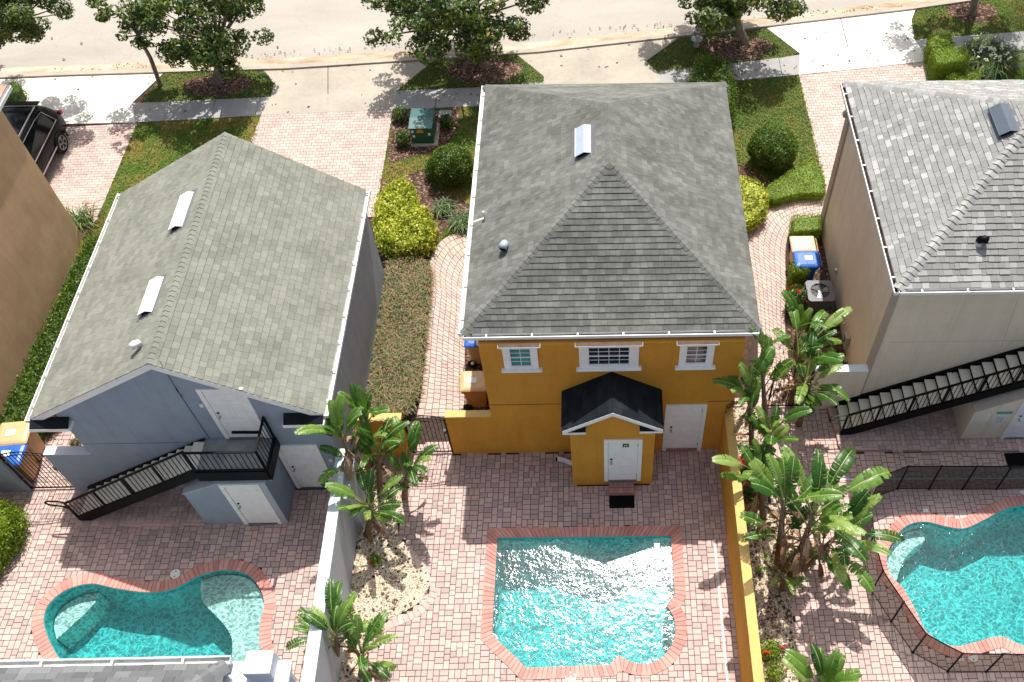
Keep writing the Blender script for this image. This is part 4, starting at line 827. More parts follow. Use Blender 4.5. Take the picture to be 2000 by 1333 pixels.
for yy, d_ in ((GY0 - .012, .02), (GY1 - .01, .02)):
    for xa, xb in ((GX0, GRX), (GRX, GX1)): mb = MB(); mb.ext([(xa, yy, zl(xa) - .165), (xa, yy, zl(xa) + .012), (xb, yy, zl(xb) + .012), (xb, yy, zl(xb) - .165)], (0, d_, 0)); mb.build('rake_board', 'white', gb)
gutter(gb, (GX0, GY0 - .02, GEZ + .01), (GX0, GY1, GEZ + .01), (-1, 0, 0), gap=.82); gutter(gb, (GX1, GY0 - .02, GEZ + .01), (GX1, GY1, GEZ + .01), (1, 0, 0), gap=.82)
for xa, xb in ((GX0 - .02, -12.02), (-7.32, GX1 + .02)):
    mb = MB(); zt = GEZ - .09; mb.box(xa, xb, GY0 - .20, gwy - .002, zt - .10, zt); mb.build('eave_return', 'white', gb)
    mb = MB(); mb.ext([(xa + .02, GY0 - .19, zt + .002), (xb - .02, GY0 - .19, zt + .002), (xb - .02, gwy - .004, zt + .13), (xa + .02, gwy - .004, zt + .13)], (0, 0, .01)); mb.build('return_shingles', 'sh_dark', gb)
mb = MB(); mb.box(GX1 - .10, GX1 - .085 + .03, 5.62, 5.9, 0, 3.2); 
ud = door(gb, -8.90, -7.89, gwy, 2.493, 4.55)
dd = door(gb, -7.90, -6.90, gwy, 0.0, 2.13)
mb = MB(); mb.tube([(-9.33, gwy - .012, 5.3), (-8.8, gwy - .012, 4.30)], .007, 6); mb.tube([(-8.8, gwy - .012, 4.30), (-8.88, gwy - .012, 4.2), (-8.4, gwy - .012, 2.9)], .007, 6); mb.tube([(-9.05, gwy - .02, 4.55), (-9.0, gwy - .10, 4.5), (-8.92, gwy - .08, 4.40), (-8.95, gwy - .02, 4.33)], .014, 8)
def spot(px, py): return PL(px, py, 1, gwy - .012)
mb = MB(); ln = [spot(*q) for q in ((312, 706), (345, 762), (349, 768), (408, 856))]; mb.tube(ln, .006, 6); mb.tube([spot(344, 760), spot(350, 758) + Vector((0, -.10, 0)), spot(356, 768) + Vector((0, -.08, 0)), spot(354, 776)], .013, 8); mb.build('service_cable', 'darkmetal', gb)
for nm, q in (('wall_light', (394, 791)), ('wall_light', (646.5, 898))):
    p = spot(*q); mb = MB(); mb.box(p.x - .045, p.x + .045, p.y - .04, p.y + .01, p.z - .06, p.z + .06, bev=.01); mb.build(nm, 'label', gb)
nGL = n1 if n1.x < 0 else n2
c = pt_on(357, 417, (GRX, 0, GRZ), nGL); box_vent('long white metal attic vent near the far end of the blue grey building roof', c.x, c.y, c.z + .015, math.atan(ls), 1.12, .34, .15, 'flash', -1, None)
c = pt_on(298, 583, (GRX, 0, GRZ), nGL); box_vent('long white metal attic vent nearer the rear gable of the blue grey building roof', c.x, c.y, c.z + .015, math.atan(ls), .98, .34, .15, 'flash', -1, None)
p = pt_on(276, 678, (GRX, 0, GRZ), nGL); pipe_vent('white hooded vent pipe beside the ridge of the blue grey building roof', p, .045, .10, mat='flash', turn=(-.75, -.6, -.1))
# storage shed under the landing
sh = thing('storage_closet', 'pale grey lean-to closet with white door under the stair landing of the blue grey building', 'closet', (-8.95, -1.36, 0))
sp = [(-9.951, -.03), (-7.94, -.03), (-7.94, 2.04), (-9.02, 2.04), (-9.951, 1.585)]
mb = MB(); mb.ext([(x, -1.841, z) for x, z in sp], (0, .955, 0)); mb.build('wall', 'greywall', sh)
mb = MB(); mb.ext([(-7.925, -1.86, 2.045), (-9.03, -1.86, 2.045), (-9.97, -1.86, 1.585), (-9.97, -1.86, 1.625), (-9.035, -1.86, 2.085), (-7.925, -1.86, 2.085)], (0, .97, 0)); mb.build('roof', 'lightgrey', sh)
door(sh, -9.01, -8.09, -1.841, 0.0, 2.035, panels=False)
mb = MB(); mb.box(-8.085, -7.94, -1.862, -1.842, 0, 2.03); mb.build('corner_board', 'lightgrey', sh)
p = PL(360 + 740 / 4.443, 740 + 855 / 4.443, 0, -7.93); mb = MB(); mb.box(-7.938, -7.90, p.y - .05, p.y + .05, p.z - .08, p.z + .08, bev=.008); mb.build('wall_light', 'label', sh)
# ---------------- stairs
def stair(label, xb, xt, y0, y1, zb, zt, n, rail_y, side_post, lab_cat='staircase', landing=None, z_under=.28):
    th = thing('outside_staircase', label, lab_cat, (xb, (y0 + y1) / 2, zb)); dx = (xt - xb) / n; dz = (zt - zb) / n
    for yy in (y0, y1 - .05):
        mb = MB(); s0, s1 = (xb - .03, zb), (xt, zt); mb.ext([(s0[0], yy, s0[1] - .0), (s0[0], yy, s0[1] + .18), (xt, yy, zt + .06), (xt, yy, zt - z_under), (xb + .25, yy, zb)], (0, .05, 0)); mb.build('stringer', 'black', th)
    for k in range(n):
        x, z = xb + dx * k, zb + dz * (k + 1) - .02; mb = MB(); mb.box(x + .01, x + dx + .025, y0 + .052, y1 - .052, z - .04, z, bev=.006); mb.build('tread', 'tread', th)
    mb = MB()
    for k in range(n): x, z = xb + dx * k, zb + dz * (k + 1) - .061; mb.box(x + .012, x + dx + .02, y0 + .052, y1 - .052, z - .012, z)
    mb.ext([(xb + .3, y0 + .06, zb + .02), (xt, y0 + .06, zt - z_under), (xt, y1 - .06, zt - z_under), (xb + .3, y1 - .06, zb + .02)], (0, 0, .01))
    mb.build('tread_plate', 'black', th)
    return th, dx, dz
def railing(th, A, B, h=.82, n=None, posts=4, low=.08, name='railing', pitch=.115):
    """A,B at floor line; pickets vertical between two rails"""
    A, B = Vector(A), Vector(B); Z = Vector((0, 0, 1)); mb = MB(); L = Vector((B.x - A.x, B.y - A.y, 0)).length
    mb.bar(A + Z * h, B + Z * h, .05, .035); mb.bar(A + Z * low, B + Z * low, .03, .03)
    k = int(L / pitch)
    for i in range(1, k): p = A.lerp(B, i / k); mb.bar(p + Z * low, p + Z * h, .014, .014)
    mb.build(name, 'black', th)
    for i in range(posts): p = A.lerp(B, i / (posts - 1)); mb = MB(); mb.bar(p, p + Z * (h + .02), .042, .042); mb.build('rail_post', 'black', th)
s1, dx, dz = stair('black metal stair with pale treads and a landing on the blue grey building', -12.98, -9.39, -1.74, -.90, .10, 2.46, 14, -1.7, None)
mb = MB(); mb.box(-9.385, -7.80, -1.74, -.89, 2.36, 2.455); mb.build('landing', 'landing', s1)
mb = MB(); mb.box(-9.41, -7.76, -1.80, -1.742, 2.12, 2.50); mb.box(-7.798, -7.74, -1.80, -.89, 2.12, 2.50); mb.box(-9.385, -7.80, -1.74, -.89, 2.13, 2.355); mb.build('landing_frame', 'black', s1)
railing(s1, (-13.0, -1.72, .12), (-9.40, -1.72, 2.46), .86, posts=5); railing(s1, (-9.38, -1.77, 2.49), (-7.78, -1.77, 2.49), .86, posts=2); railing(s1, (-7.77, -1.77, 2.49), (-7.77, -.93, 2.49), .92, posts=2)
mb = MB(); mb.tube([(-13.0, -1.70, .97), (-13.22, -1.64, .93), (-13.50, -1.62, .92), (-13.56, -1.62, .86), (-13.50, -1.64, .78), (-13.2, -1.66, .72), (-13.0, -1.72, .70)], .022, 8); mb.build('handrail_loop', 'black', s1, True)
mb = MB(); mb.bar((-12.95, -.93, 1.0), (-9.4, -.93, 3.28) , .04, .03)
mb = MB(); mb.bar(PL(453, 845, 1, -.93), PL(508, 845, 1, -.93), .05, .05); mb.build('door_bar', 'black', s1)
# ---------------- beige building
BX0, BY0, BY1, BEZ = 6.42, .96, 8.05, 5.29; BX1 = BX0 + 6.7; BRZ = BEZ + 2.05; bwx, bwy = 6.62, 1.19
bb_ = thing('garage_apartment', 'beige stucco building with mottled light grey hip roof, cut by the right edge', 'building', (9.8, 4.5, 0))
mb = MB(); mb.box(bwx, BX1 - .3, bwy, 7.75, -.03, BEZ - .16); mb.build('wall', 'beige', bb_)
for yy in (bwy, 7.45): mb = MB(); mb.box(bwx - .055, bwx - .002, yy, yy + .30, 0, BEZ - .17); mb.build('corner_pilaster', 'beigedark', bb_)
mb = MB(); mb.box(bwx + .2, BX1 - .4, bwy - .003, bwy + .004, 2.95, 2.958); mb.build('control_joint', 'beigedark', bb_); mb = MB()
a_, b_ = PL(1990, 580, 1, bwy - .002), PL(1955, 680, 1, bwy - .002); mb.bar(a_, b_, .006, .006); mb.build('control_joint', 'beigedark', bb_)
e3 = [(BX0, BY0, BEZ), (BX1, BY0, BEZ), (BX1, BY1, BEZ), (BX0, BY1, BEZ)]; q1 = (BX0 + 3.35, BY0 + 3.35, BRZ); q2 = (BX0 + 3.35, BY1 - 3.35, BRZ)
mb = MB()
for i, f in enumerate(([e3[0], e3[1], q1], [e3[1], e3[2], q2, q1], [e3[2], e3[3], q2], [e3[3], e3[0], q1, q2])): mb.poly(f, .4, 1); shingles(mb, f, 0.145, (.10, .26), th=.011, seed=51 + i, jit=.013, vjit=2.0)
mb.build('roof', ['sh_beige', 'underlay'], bb_); hip_caps(bb_, e3, q1, q2, 'sh_beige', wdt=.16, exp=.155, th=.03)
mb = MB(); mb.box(BX0 + .02, BX1 - .02, BY0 + .02, BY1 - .02, BEZ - .16, BEZ - .14); mb.build('soffit', 'white', bb_)
mb = MB(); z0, z1 = BEZ - .17, BEZ - .005
for q in ((BX0, BX1, BY0, BY0 + .02), (BX0, BX1, BY1 - .02, BY1), (BX0, BX0 + .02, BY0 + .021, BY1 - .021)): mb.box(*q, z0, z1)
mb.build('fascia', 'white', bb_)
gutter(bb_, (BX0, BY0, BEZ + .01), (BX1, BY0, BEZ + .01), (0, -1, 0), gap=1.02, inner='soil'); gutter(bb_, (BX0, BY0 - .11, BEZ + .01), (BX0, BY1, BEZ + .01), (-1, 0, 0), gap=.9, inner='soil')
n3 = nrm([e3[0], e3[1], q1]); p = pt_on(1910, 475, e3[0], n3); th = pipe_vent('black hooded vent pipe on the rear slope of the beige building roof', p, .05, .08, mat='black', turn=(.95, -.3, 0))
n4 = nrm([e3[3], e3[0], q1]); p = pt_on(1957, 240, e3[0], n4); box_vent('dark slate coloured attic vent beside the ridge of the beige building roof', p.x, p.y, p.z + .02, math.atan2(2.05, 3.35), .95, .38, .16, 'slatevent', -1, None)
p = G(1651, 200, 4.6); mb = MB(); p = (bwx - .12, 7.55, 4.6); mb.lathe(p, [(.02, -.05), (.09, -.02), (.11, .08), (.06, .16)], 14); tag_ = mb.build('floodlight', 'meter', bb_, True)
for nm, y_, z_, s in (('hose_bib', 5.35, .75, .05), ('conduit_cap', 3.65, .45, .03)): mb = MB(); mb.box(bwx - .07, bwx, y_ - s, y_ + s, z_ - s, z_ + s, bev=.01); mb.build(nm, 'offwhite', bb_)
# electric meter on the side wall
mt_ = thing('electric_meter', 'beige electric meter box and conduits on the beige building side wall', 'meter', (bwx - .08, 2.0, 0))
pm = PL(1652, 662, 0, bwx - .09)
mb = MB(); mb.box(bwx - .13, bwx - .001, pm.y - .11, pm.y + .13, pm.z - .26, pm.z + .16, bev=.012); mb.build('meter_box', 'meter', mt_)
mb = MB(); mb.lathe((bwx - .13, pm.y, pm.z + .0), [(.085, 0), (.085, -.03), (.075, -.07), (.02, -.085)], 16, 'X'); mb.build('meter_dial', 'acgrey', mt_, True)
mb = MB(); mb.tube([(bwx - .06, pm.y, pm.z - .26), (bwx - .06, pm.y, .05)], .022, 8); mb.tube([(bwx - .05, pm.y - .12, pm.z + .1), (bwx - .05, pm.y - .16, pm.z - .5), (bwx - .05, pm.y - .16, .05)], .015, 8); mb.box(bwx - .09, bwx - .001, pm.y - .42, pm.y - .24, pm.z - .75, pm.z - .5); mb.build('conduit', 'meter', mt_)
# beige stair
s2, dx, dz = stair('long black metal stair with beige treads climbing the beige building\'s rear wall', 6.02, 11.3, .28, 1.17, .12, 3.20, 21, .3, None)
railing(s2, (6.02, .31, .20), (11.3, .31, 3.2), .84, posts=8, pitch=.105)
mb = MB(); mb.tube([(6.05, .34, 1.0), (5.75, .34, .96), (5.62, .34, .93), (5.62, .34, .80), (5.75, .34, .77), (6.05, .34, .76)], .016, 8); mb.build('handrail_loop', 'darkmetal', s2, True)
mb = MB(); mb.bar((6.0, 1.15, .25), (11.3, 1.15, 3.28), .06, .12); mb.build('wall_stringer_cap', 'black', s2)
# beige closet
bc = thing('storage_closet', 'beige lean-to closet with notices and a white door under the long right-hand stair', 'closet', (9.8, .6, 0.12))
mb = MB(); mb.ext([(9.10, .12, .09), (12.2, .12, .09), (12.2, .12, 3.3), (9.10, .12, 1.47)], (0, 1.04, 0)); mb.build('wall', 'beige', bc)
mb = MB(); mb.ext([(9.06, .09, 1.43), (12.2, .09, 3.28), (12.2, .09, 3.32), (9.06, .09, 1.47)], (0, 1.07, 0)); mb.build('roof', 'beigedark', bc)
door(bc, 10.13, 11.05, .12, .12, 2.17, panels=False)
def notice(px0, py0, px1, py1, mat, nm, d=.006):
    a, b = PL(px0, py0, 1, .118), PL(px1, py1, 1, .118); m_ = MB(); m_.box(min(a.x, b.x), max(a.x, b.x), .12 - d, .1195, min(a.z, b.z), max(a.z, b.z)); return m_.build(nm, mat, bc), a, b
notice(1922, 822, 1936, 810, 'label', 'notice'); nb, a, b = notice(1938, 826, 1968, 812, 'label', 'notice', .008)
mb = MB()
for k in range(7): zz = min(a.z, b.z) + (abs(b.z - a.z)) * (k + 1) / 8.5; mb.box(min(a.x, b.x) + .03, max(a.x, b.x) - .03 - .02 * (k % 3), .1100, .1118, zz, zz + .008)
mb.build('printed_lines', 'acgrey', nb); nt_, a, b = notice(1946, 809, 1979, 804, 'teal', 'sign_strip', .01)
# ---------------- tan building, far left
tb = thing('garage_apartment', 'tan stucco building wall at the far left with dark car beyond it', 'building', (-18.5, 3, 0))
mb = MB(); mb.box(-21.5, -15.93, -6.5, 7.75, -.03, 5.05); mb.build('wall', 'tan', tb)
mb = MB(); te = [(-22.2, -6.9, 5.2), (-15.92, -6.9, 5.2), (-15.92, 8.46, 5.2), (-22.2, 8.46, 5.2)]; t1, t2 = (-19.06, -3.76, 7.2), (-19.06, 5.3, 7.2)
for i, f in enumerate(([te[0], te[1], t1], [te[1], te[2], t2, t1], [te[2], te[3], t2], [te[3], te[0], t1, t2])):
    mb.poly(f, .4, 1)
    if i in (1, 2): shingles(mb, f, 0.16, (.2, .35), seed=71 + i)
mb.build('roof', ['sh_tan', 'underlay'], tb); mb = MB(); mb.box(-22.2, -15.93, -6.88, 8.45, 5.03, 5.06); mb.box(-22.2, -15.92, 8.44, 8.455, 5.05, 5.19); mb.build('soffit', 'white', tb)
gutter(tb, (-15.92, -6.9, 5.2), (-15.92, 8.46, 5.2), (1, 0, 0), gap=1.0, wd=.10)
# ---------------- roof and stucco cap in the foreground
fb = thing('main_house', 'grey shingled roof corner with white gutter and white stucco pier cap at the bottom edge', 'building', (-9.5, -8.5, 0))
FZ = 5.5; ca = G(448, 1298, FZ); fy = ca.y + .0; fx = ca.x
fe = [(-20, fy, FZ), (fx - .05, fy, FZ), (fx - .05, fy - 6.5, FZ), (-20, fy - 6.5, FZ)]
f1 = [(-20, fy, FZ), (fx - .05, fy, FZ), (fx - 3.3, fy - 3.25, FZ + 1.9), (-20, fy - 3.25, FZ + 1.9)]; f2 = [fe[1], fe[2], (fx - 3.3, fy - 3.25, FZ + 1.9)]
mb = MB(); mb.ext([(-20, fy - .35, -.03), (fx - .25, fy - .35, -.03), (fx - .25, fy - .35, FZ - .14), (-20, fy - .35, FZ - .14)], (0, -5.5, 0)); mb.build('wall', 'lightgrey', fb)
mb = MB(); mb.poly(f1, .4, 1); mb.poly(f2, .4, 1); shingles(mb, f1, 0.145, (.15, .32), seed=91, jit=.008); shingles(mb, f2, .145, (.15, .32), seed=92, jit=.008); mb.build('roof', ['sh_front', 'underlay'], fb)
mb = MB(); caps(mb, fe[1], f2[2], *hipdirs(fe[1], f2[2], nrm(f1), nrm(f2)), wdt=.16, exp=.15, th=.03); mb.build('ridge_cap', 'sh_front', fb)
gutter(fb, (-20, fy, FZ + .01), (fx + .0, fy, FZ + .01), (0, 1, 0), gap=1.18, wd=.14, off=.3)
# stucco pier with cap slab and ledge
K1, K2 = 5.62, 5.30
a, b = G(482, 1271.5, K1), G(526, 1316, K1); mb = MB(); mb.box(a.x, b.x, b.y, a.y, K2 - 1.2, K1, bev=.01); mb.build('pier', 'captop', fb)
a2, b2 = G(441, 1292, K2), G(560, 1345, K2); mb = MB(); mb.box(a2.x, b2.x, b2.y, a2.y, K2 - .10, K2, bev=.02); mb.box(a2.x + .05, b2.x - .05, b2.y, a2.y - .05, K2 - .28, K2 - .101); mb.build('ledge', 'captop', fb)
mb = MB(); mb.box(a2.x + .12, b2.x - .12, b2.y - .4, a2.y - .12, -.03, K2 - .281); mb.build('pier_shaft', 'lightgrey', fb)
mb = MB(); mb.ext([(a.x - .28, b.y + .02, K2 + .002), (a.x - .03, b.y + .30, K2 + .002), (a.x - .00, b.y + .27, K2 + .002), (a.x - .25, b.y - .01, K2 + .002)], (0, 0, .012)); mb.build('ledge_trim', 'offwhite', fb)
# ================================================ YARD WALLS, GATES
def ywall(label, pts, z, mat, capmat, th_=None, name='yard_wall', ov=0.0):
    t_ = thing(name, label, 'wall', (pts[0][0], pts[0][1], 0)); mb = MB(); mb.prism(pts, -.03, z - .03); mb.build('wall_body', mat, t_); mb = MB(); mb.prism(pts, z - .029, z); mb.build('coping', capmat, t_); return t_
rect = lambda x0, x1, y0, y1: [(x0, y0), (x1, y0), (x1, y1), (x0, y1)]
ywall('long orange wall with ochre top along the right side of the middle yard', [(2.785, -9.5), (3.00, -9.5), (3.00, -.003), (2.785, -.003)], 1.86, 'orange', 'yellowcap')
ywall('orange wall with pale top between the iron gate and the orange building', rect(-4.03, OX0 - .003, 0.0, .19), 1.78, 'orange', 'yellowcap')
ywall('short orange wall end left of the iron gate, behind the paddle leaved plants', rect(-6.22, -5.09, -.04, .15), 1.78, 'orange', 'yellowcap')
gw = ywall('long pale grey wall with white top between the left and middle yards', [(-6.475, gwy - .004), (-6.235, gwy - .004), (-6.03, -9.5), (-6.32, -9.5)], 1.9, 'lightgrey', 'captop')
mb = MB(); mb.prism([(-6.245, -.95), (-6.10, -.95), (-6.07, -2.05), (-6.215, -2.05)], -.03, 1.62); mb.build('pilaster', 'lightgrey', gw)
ywall('blue grey wall with bright top between the left gate and the blue grey building', rect(-13.39, gwx0 - .003, gwy, gwy + .22), 1.85, 'greywall', 'captop')
ywall('low blue grey wall at the left edge beside the bins', rect(-17.2, -14.55, gwy, gwy + .2), 1.80, 'greywall', 'captop')
ywall('beige wall with pale top joining the beige building, behind the paddle leaves', rect(5.22, bwx - .06, bwy - .02, bwy + .2), 1.74, 'beige', 'captop')
def gate(label, x0, x1, y, z, arch=.12, open_=0.0):
    g = thing('iron_gate', label, 'gate', (x0, y, 0)); g_ = MB(); w_ = x1 - x0
    g_.bar((x0, y, .04), (x0, y, z), .045, .045); g_.bar((x1, y, .04), (x1, y, z), .045, .045); g_.build('gate_stiles', 'black', g)
    top = [(x0 + w_ * i / 12, y, z - .02 + arch * math.sin(math.pi * i / 12)) for i in range(13)]; g_ = MB(); g_.tube(top, .016, 6); g_.tube([(p[0], p[1], p[2] - .13) for p in top], .012, 6); g_.bar((x0, y, .07), (x1, y, .07), .03, .03); g_.build('gate_rails', 'black', g)
    g_ = MB(); k = int(w_ / .095)
    for i in range(1, k): x = x0 + w_ * i / k; g_.bar((x, y, .07), (x, y, z - .02 + arch * math.sin(math.pi * i / k)), .013, .013)
    g_.build('pickets', 'black', g)
    g_ = MB(); g_.box(x1 - .09, x1 - .03, y - .04, y + .03, 1.0, 1.14); g_.build('latch', 'darkmetal', g)
    for hz in (.5, 1.35): g_ = MB(); g_.box(x0 - .03, x0 + .04, y - .03, y + .03, hz, hz + .08); g_.build('hinge', 'darkmetal', g)
    return g
gate('black arched iron gate beside the tan and blue bins at the left', -14.52, -13.42, -.80, 1.75)
gate('black arched iron gate between the two orange yard walls', -5.06, -4.06, .03, 1.72)
gate('black iron gate mostly hidden by paddle leaves beside the beige wall', 4.22, 5.18, 1.25, 1.7)
# ================================================ OBJECTS
M['binpale'] = m_paint('pale_tan_plastic', (0.62, 0.47, 0.34), 0.5, 0, 0.2)  # paler tan than the other bin lids
def cart(label, x, y, rz, body, lid, s=1.0, group='wheeled bins beside the buildings', sticker=True):
    """wheeled refuse cart, lid hinge at -y side, local coordinates"""
    th = thing('wheeled_bin', label, 'bin', (x, y, 0), rz, group); w0, w1, d0, d1, h = .22 * s, .29 * s, .24 * s, .34 * s, 1.0 * s
    def rr_(w_, d_, z, r=.05): 
        o_ = []
        for cx_, cy_, a0 in ((w_ - r, d_ - r, 0), (-w_ + r, d_ - r, 90), (-w_ + r, -d_ + r, 180), (w_ - r, -d_ + r, 270)):
            for k in range(4): a = R(a0 + k * 30); o_.append((cx_ + r * math.cos(a), cy_ + r * math.sin(a), z))
        return o_
    mb = MB(); mb.loft([rr_(w0, d0, .06), rr_(w0 + .01, d0 + .015, .12), rr_(w1 - .02, d1 - .03, h - .14), rr_(w1 + .012, d1 + .01, h - .13), rr_(w1 + .012, d1 + .01, h - .02)]); mb.build('body', body, th, local=True)
    mb = MB(); mb.loft([rr_(w1 + .03, d1 + .03, h - .018), rr_(w1 + .035, d1 + .035, h + .012), rr_(w1 + .0, d1 + .0, h + .04), rr_(w1 - .06, d1 - .07, h + .06, .08)]); mb.box(-w1 + .07, w1 - .07, -.012, .012, h + .058, h + .068, bev=.004); l_ = mb.build('lid', lid, th, True, local=True)
    for p_ in l_.data.polygons: p_.use_smooth = False
    if sticker: mb = MB(); mb.box(-.08, .09, -.16, .06, h + .069, h + .071); mb.build('label', 'label', th, local=True)
    mb = MB(); mb.tube([(-w1 + .02, -d1 - .02, h - .06), (-w1 + .02, -d1 - .09, h - .03), (w1 - .02, -d1 - .09, h - .03), (w1 - .02, -d1 - .02, h - .06)], .014, 8); mb.build('handle', body, th, True, local=True)
    for sx in (-1, 1): mb = MB(); mb.lathe((sx * (w0 + .035), -d0 - .02, .125), [(.04, -.03), (.12, -.025), (.125, 0), (.12, .025), (.04, .03)], 18, 'X'); mb.build('wheel', 'tyre', th, True, local=True)
    mb = MB(); mb.tube([(-w0 - .03, -d0 - .02, .125), (w0 + .03, -d0 - .02, .125)], .012, 8); mb.build('axle', 'steel', th, local=True); return th
p = G(30, 846, 1.08); cart('tan wheeled bin with light tan lid left of the blue grey building', p.x - .05, p.y, R(-85), 'bintan', 'bintanlid', 1.05)
p = G(20, 887, 1.03); cart('wheeled bin with blue lid behind the left iron gate', p.x - .05, p.y, R(-88), 'bintan', 'binblue')
p = G(926, 742, 1.06); cart('tan wheeled bin beside the orange building, behind the yard wall', p.x, p.y, R(-90), 'bintan', 'bintanlid', .98)
p = G(921, 664, 1.03); cart('brown wheeled bin with blue lid half hidden under the eave of the orange building', p.x + .17, p.y + .10, R(-90), 'bintan', 'binblue', .98)
p = G(1569, 474, 1.03); cart('sunlit tan wheeled bin between clipped box hedges beside the beige building', p.x, p.y, R(90), 'bintan', 'binpale', .95)
p = G(1576, 505, 1.0); cart('blue wheeled bin between clipped box hedges beside the beige building', p.x, p.y, R(90), 'binblue', 'binblue', .95)
# air conditioner
p = G(1602, 568, .85); ac = thing('air_conditioner', 'grey outdoor air conditioning unit with round fan grille beside the beige building', 'air conditioner', (p.x, p.y, 0)); s = .36
mb = MB(); mb.box(p.x - s, p.x + s, p.y - s, p.y + s, .06, .80, bev=.03)
mb.build('housing', 'darkmetal', ac); mb = MB()
for k in range(20): z = .12 + k * .033; mb.box(p.x - s - .006, p.x + s + .006, p.y - s - .006, p.y + s + .006, z, z + .012)
mb.build('louvres', 'acgrey', ac)
tp = MB(); n = 28; outer = [(p.x + (s + .015) * max(-1, min(1, 1.32 * math.cos(2 * math.pi * k / n))), p.y + (s + .015) * max(-1, min(1, 1.32 * math.sin(2 * math.pi * k / n)))) for k in range(n)]; inner = [(p.x + .27 * math.cos(2 * math.pi * k / n), p.y + .27 * math.sin(2 * math.pi * k / n)) for k in range(n)]
V = [(x, y, .80) for x, y in outer] + [(x, y, .85) for x, y in outer] + [(x, y, .85) for x, y in inner] + [(x, y, .80) for x, y in inner]
tp.faces(V, [(k, (k + 1) % n, n + (k + 1) % n, n + k) for k in range(n)] + [(n + k, n + (k + 1) % n, 2 * n + (k + 1) % n, 2 * n + k) for k in range(n)] + [(2 * n + k, 2 * n + (k + 1) % n, 3 * n + (k + 1) % n, 3 * n + k) for k in range(n)]); tp.build('top_panel', 'acgrey', ac)
mb = MB()
for r_ in (.06, .11, .16, .21, .26): mb.tube([(p.x + r_ * math.cos(2 * math.pi * k / 24), p.y + r_ * math.sin(2 * math.pi * k / 24), .848) for k in range(25)], .004, 5)
for k in range(8): a = k * math.pi / 4; mb.bar((p.x, p.y, .85), (p.x + .27 * math.cos(a), p.y + .27 * math.sin(a), .85), .007, .007)
mb.build('fan_guard', 'darkmetal', ac); mb = MB()
for k in range(3):
    a = k * 2.094 + .4; c_, s_ = math.cos(a), math.sin(a); mb.faces([(p.x + c_ * r_ - s_ * t_, p.y + s_ * r_ + c_ * t_, .81 + dz) for r_, t_, dz in ((.05, -.04, 0), (.24, -.10, .0), (.25, .06, .025), (.05, .04, .02))], [(0, 1, 2, 3)])
mb.lathe((p.x, p.y, .80), [(.06, 0), (.06, .03), (.03, .035)], 12); mb.build('fan', 'steel', ac); mb = MB(); mb.box(p.x - s - .06, p.x + s + .06, p.y - s - .06, p.y + s + .06, 0, .06); mb.build('pad', 'concrete', ac)
p = G(1615, 632, .0); tk = thing('round_tank', 'cream round tank with a dark strap between the air conditioner and the meter', 'tank', p)
mb = MB(); mb.lathe((0, 0, 0), [(.10, 0), (.13, .04), (.19, .14), (.205, .24), (.19, .34), (.13, .43), (.05, .47), (.03, .48)], 20); mb.build('vessel', 'meter', tk, True, local=True); mb = MB(); mb.tube([(.15 * math.sin(a) * 1.42, 0.02, .25 + .235 * math.cos(a)) for a in np.linspace(-1.6, 1.6, 12)], .014, 6); mb.build('strap', 'black', tk, local=True); mb = MB(); mb.lathe((0, 0, .47), [(.04, 0), (.04, .06), (.02, .07)], 10); mb.build('valve', 'darkmetal', tk, local=True)
# transformer cabinet
b0, b1 = G(806, 281, .08), G(848, 279, .08); tz = HZ(b0.x, b0.y, 249.5); L = b1.x - b0.x; tf = thing('transformer_cabinet', 'green utility transformer cabinet with warning decal on a pale pad', 'electrical cabinet', (b0.x + L / 2, b0.y + .4, 0)); D = G(803, 213, tz).y - b0.y
mb = MB(); mb.box(b0.x, b1.x, b0.y, b0.y + D, .08, tz - .04); mb.build('cabinet', 'transf', tf); mb = MB(); mb.ext([(b0.x - .03, b0.y - .03, tz - .045), (b0.x - .03, b0.y - .03, tz - .02), (b0.x - .03, b0.y + D * .5, tz + .02), (b0.x - .03, b0.y + D + .02, tz - .0), (b0.x - .03, b0.y + D + .02, tz - .045)], (L + .06, 0, 0)); mb.build('lid', 'transtop', tf)
mb = MB(); mb.box(b0.x - .06, b1.x + .12, b0.y - .08, b0.y + D + .1, -.02, .08, bev=.01); mb.build('pad', 'concrete', tf)
mb = MB(); cx_ = (b0.x + b1.x) / 2 - .03; mb.ext([(cx_ - .12, b0.y - .003, tz - .23), (cx_ + .12, b0.y - .003, tz - .23), (cx_ + .09, b0.y - .003, tz - .10), (cx_ - .09, b0.y - .003, tz - .10)], (0, -.004, 0)); mb.build('warning_decal', 'warn', tf)
for dx_, dz_ in ((.07, .18), (.09, .38), (L - .1, .3)): mb = MB(); mb.box(b0.x + dx_ - .04, b0.x + dx_ + .04, b0.y - .005, b0.y - .001, tz - dz_ - .05, tz - dz_ + .05); mb.build('sticker', 'label', tf)
a, b = G(856, 232), G(883, 216); mb = MB(); mb.box(a.x, b.x, a.y, b.y, -.02, .03, bev=.01); cv = thing('utility_cover', 'flat rectangular concrete utility box cover beside the green cabinet', 'utility cover', (a.x, a.y, 0)); mb.build('cover', 'sidewalk', cv); mb = MB(); mb.box((a.x + b.x) / 2 - .06, (a.x + b.x) / 2 + .06, (a.y + b.y) / 2 - .05, (a.y + b.y) / 2 + .05, .031, .036); mb.build('plate', 'label', cv)
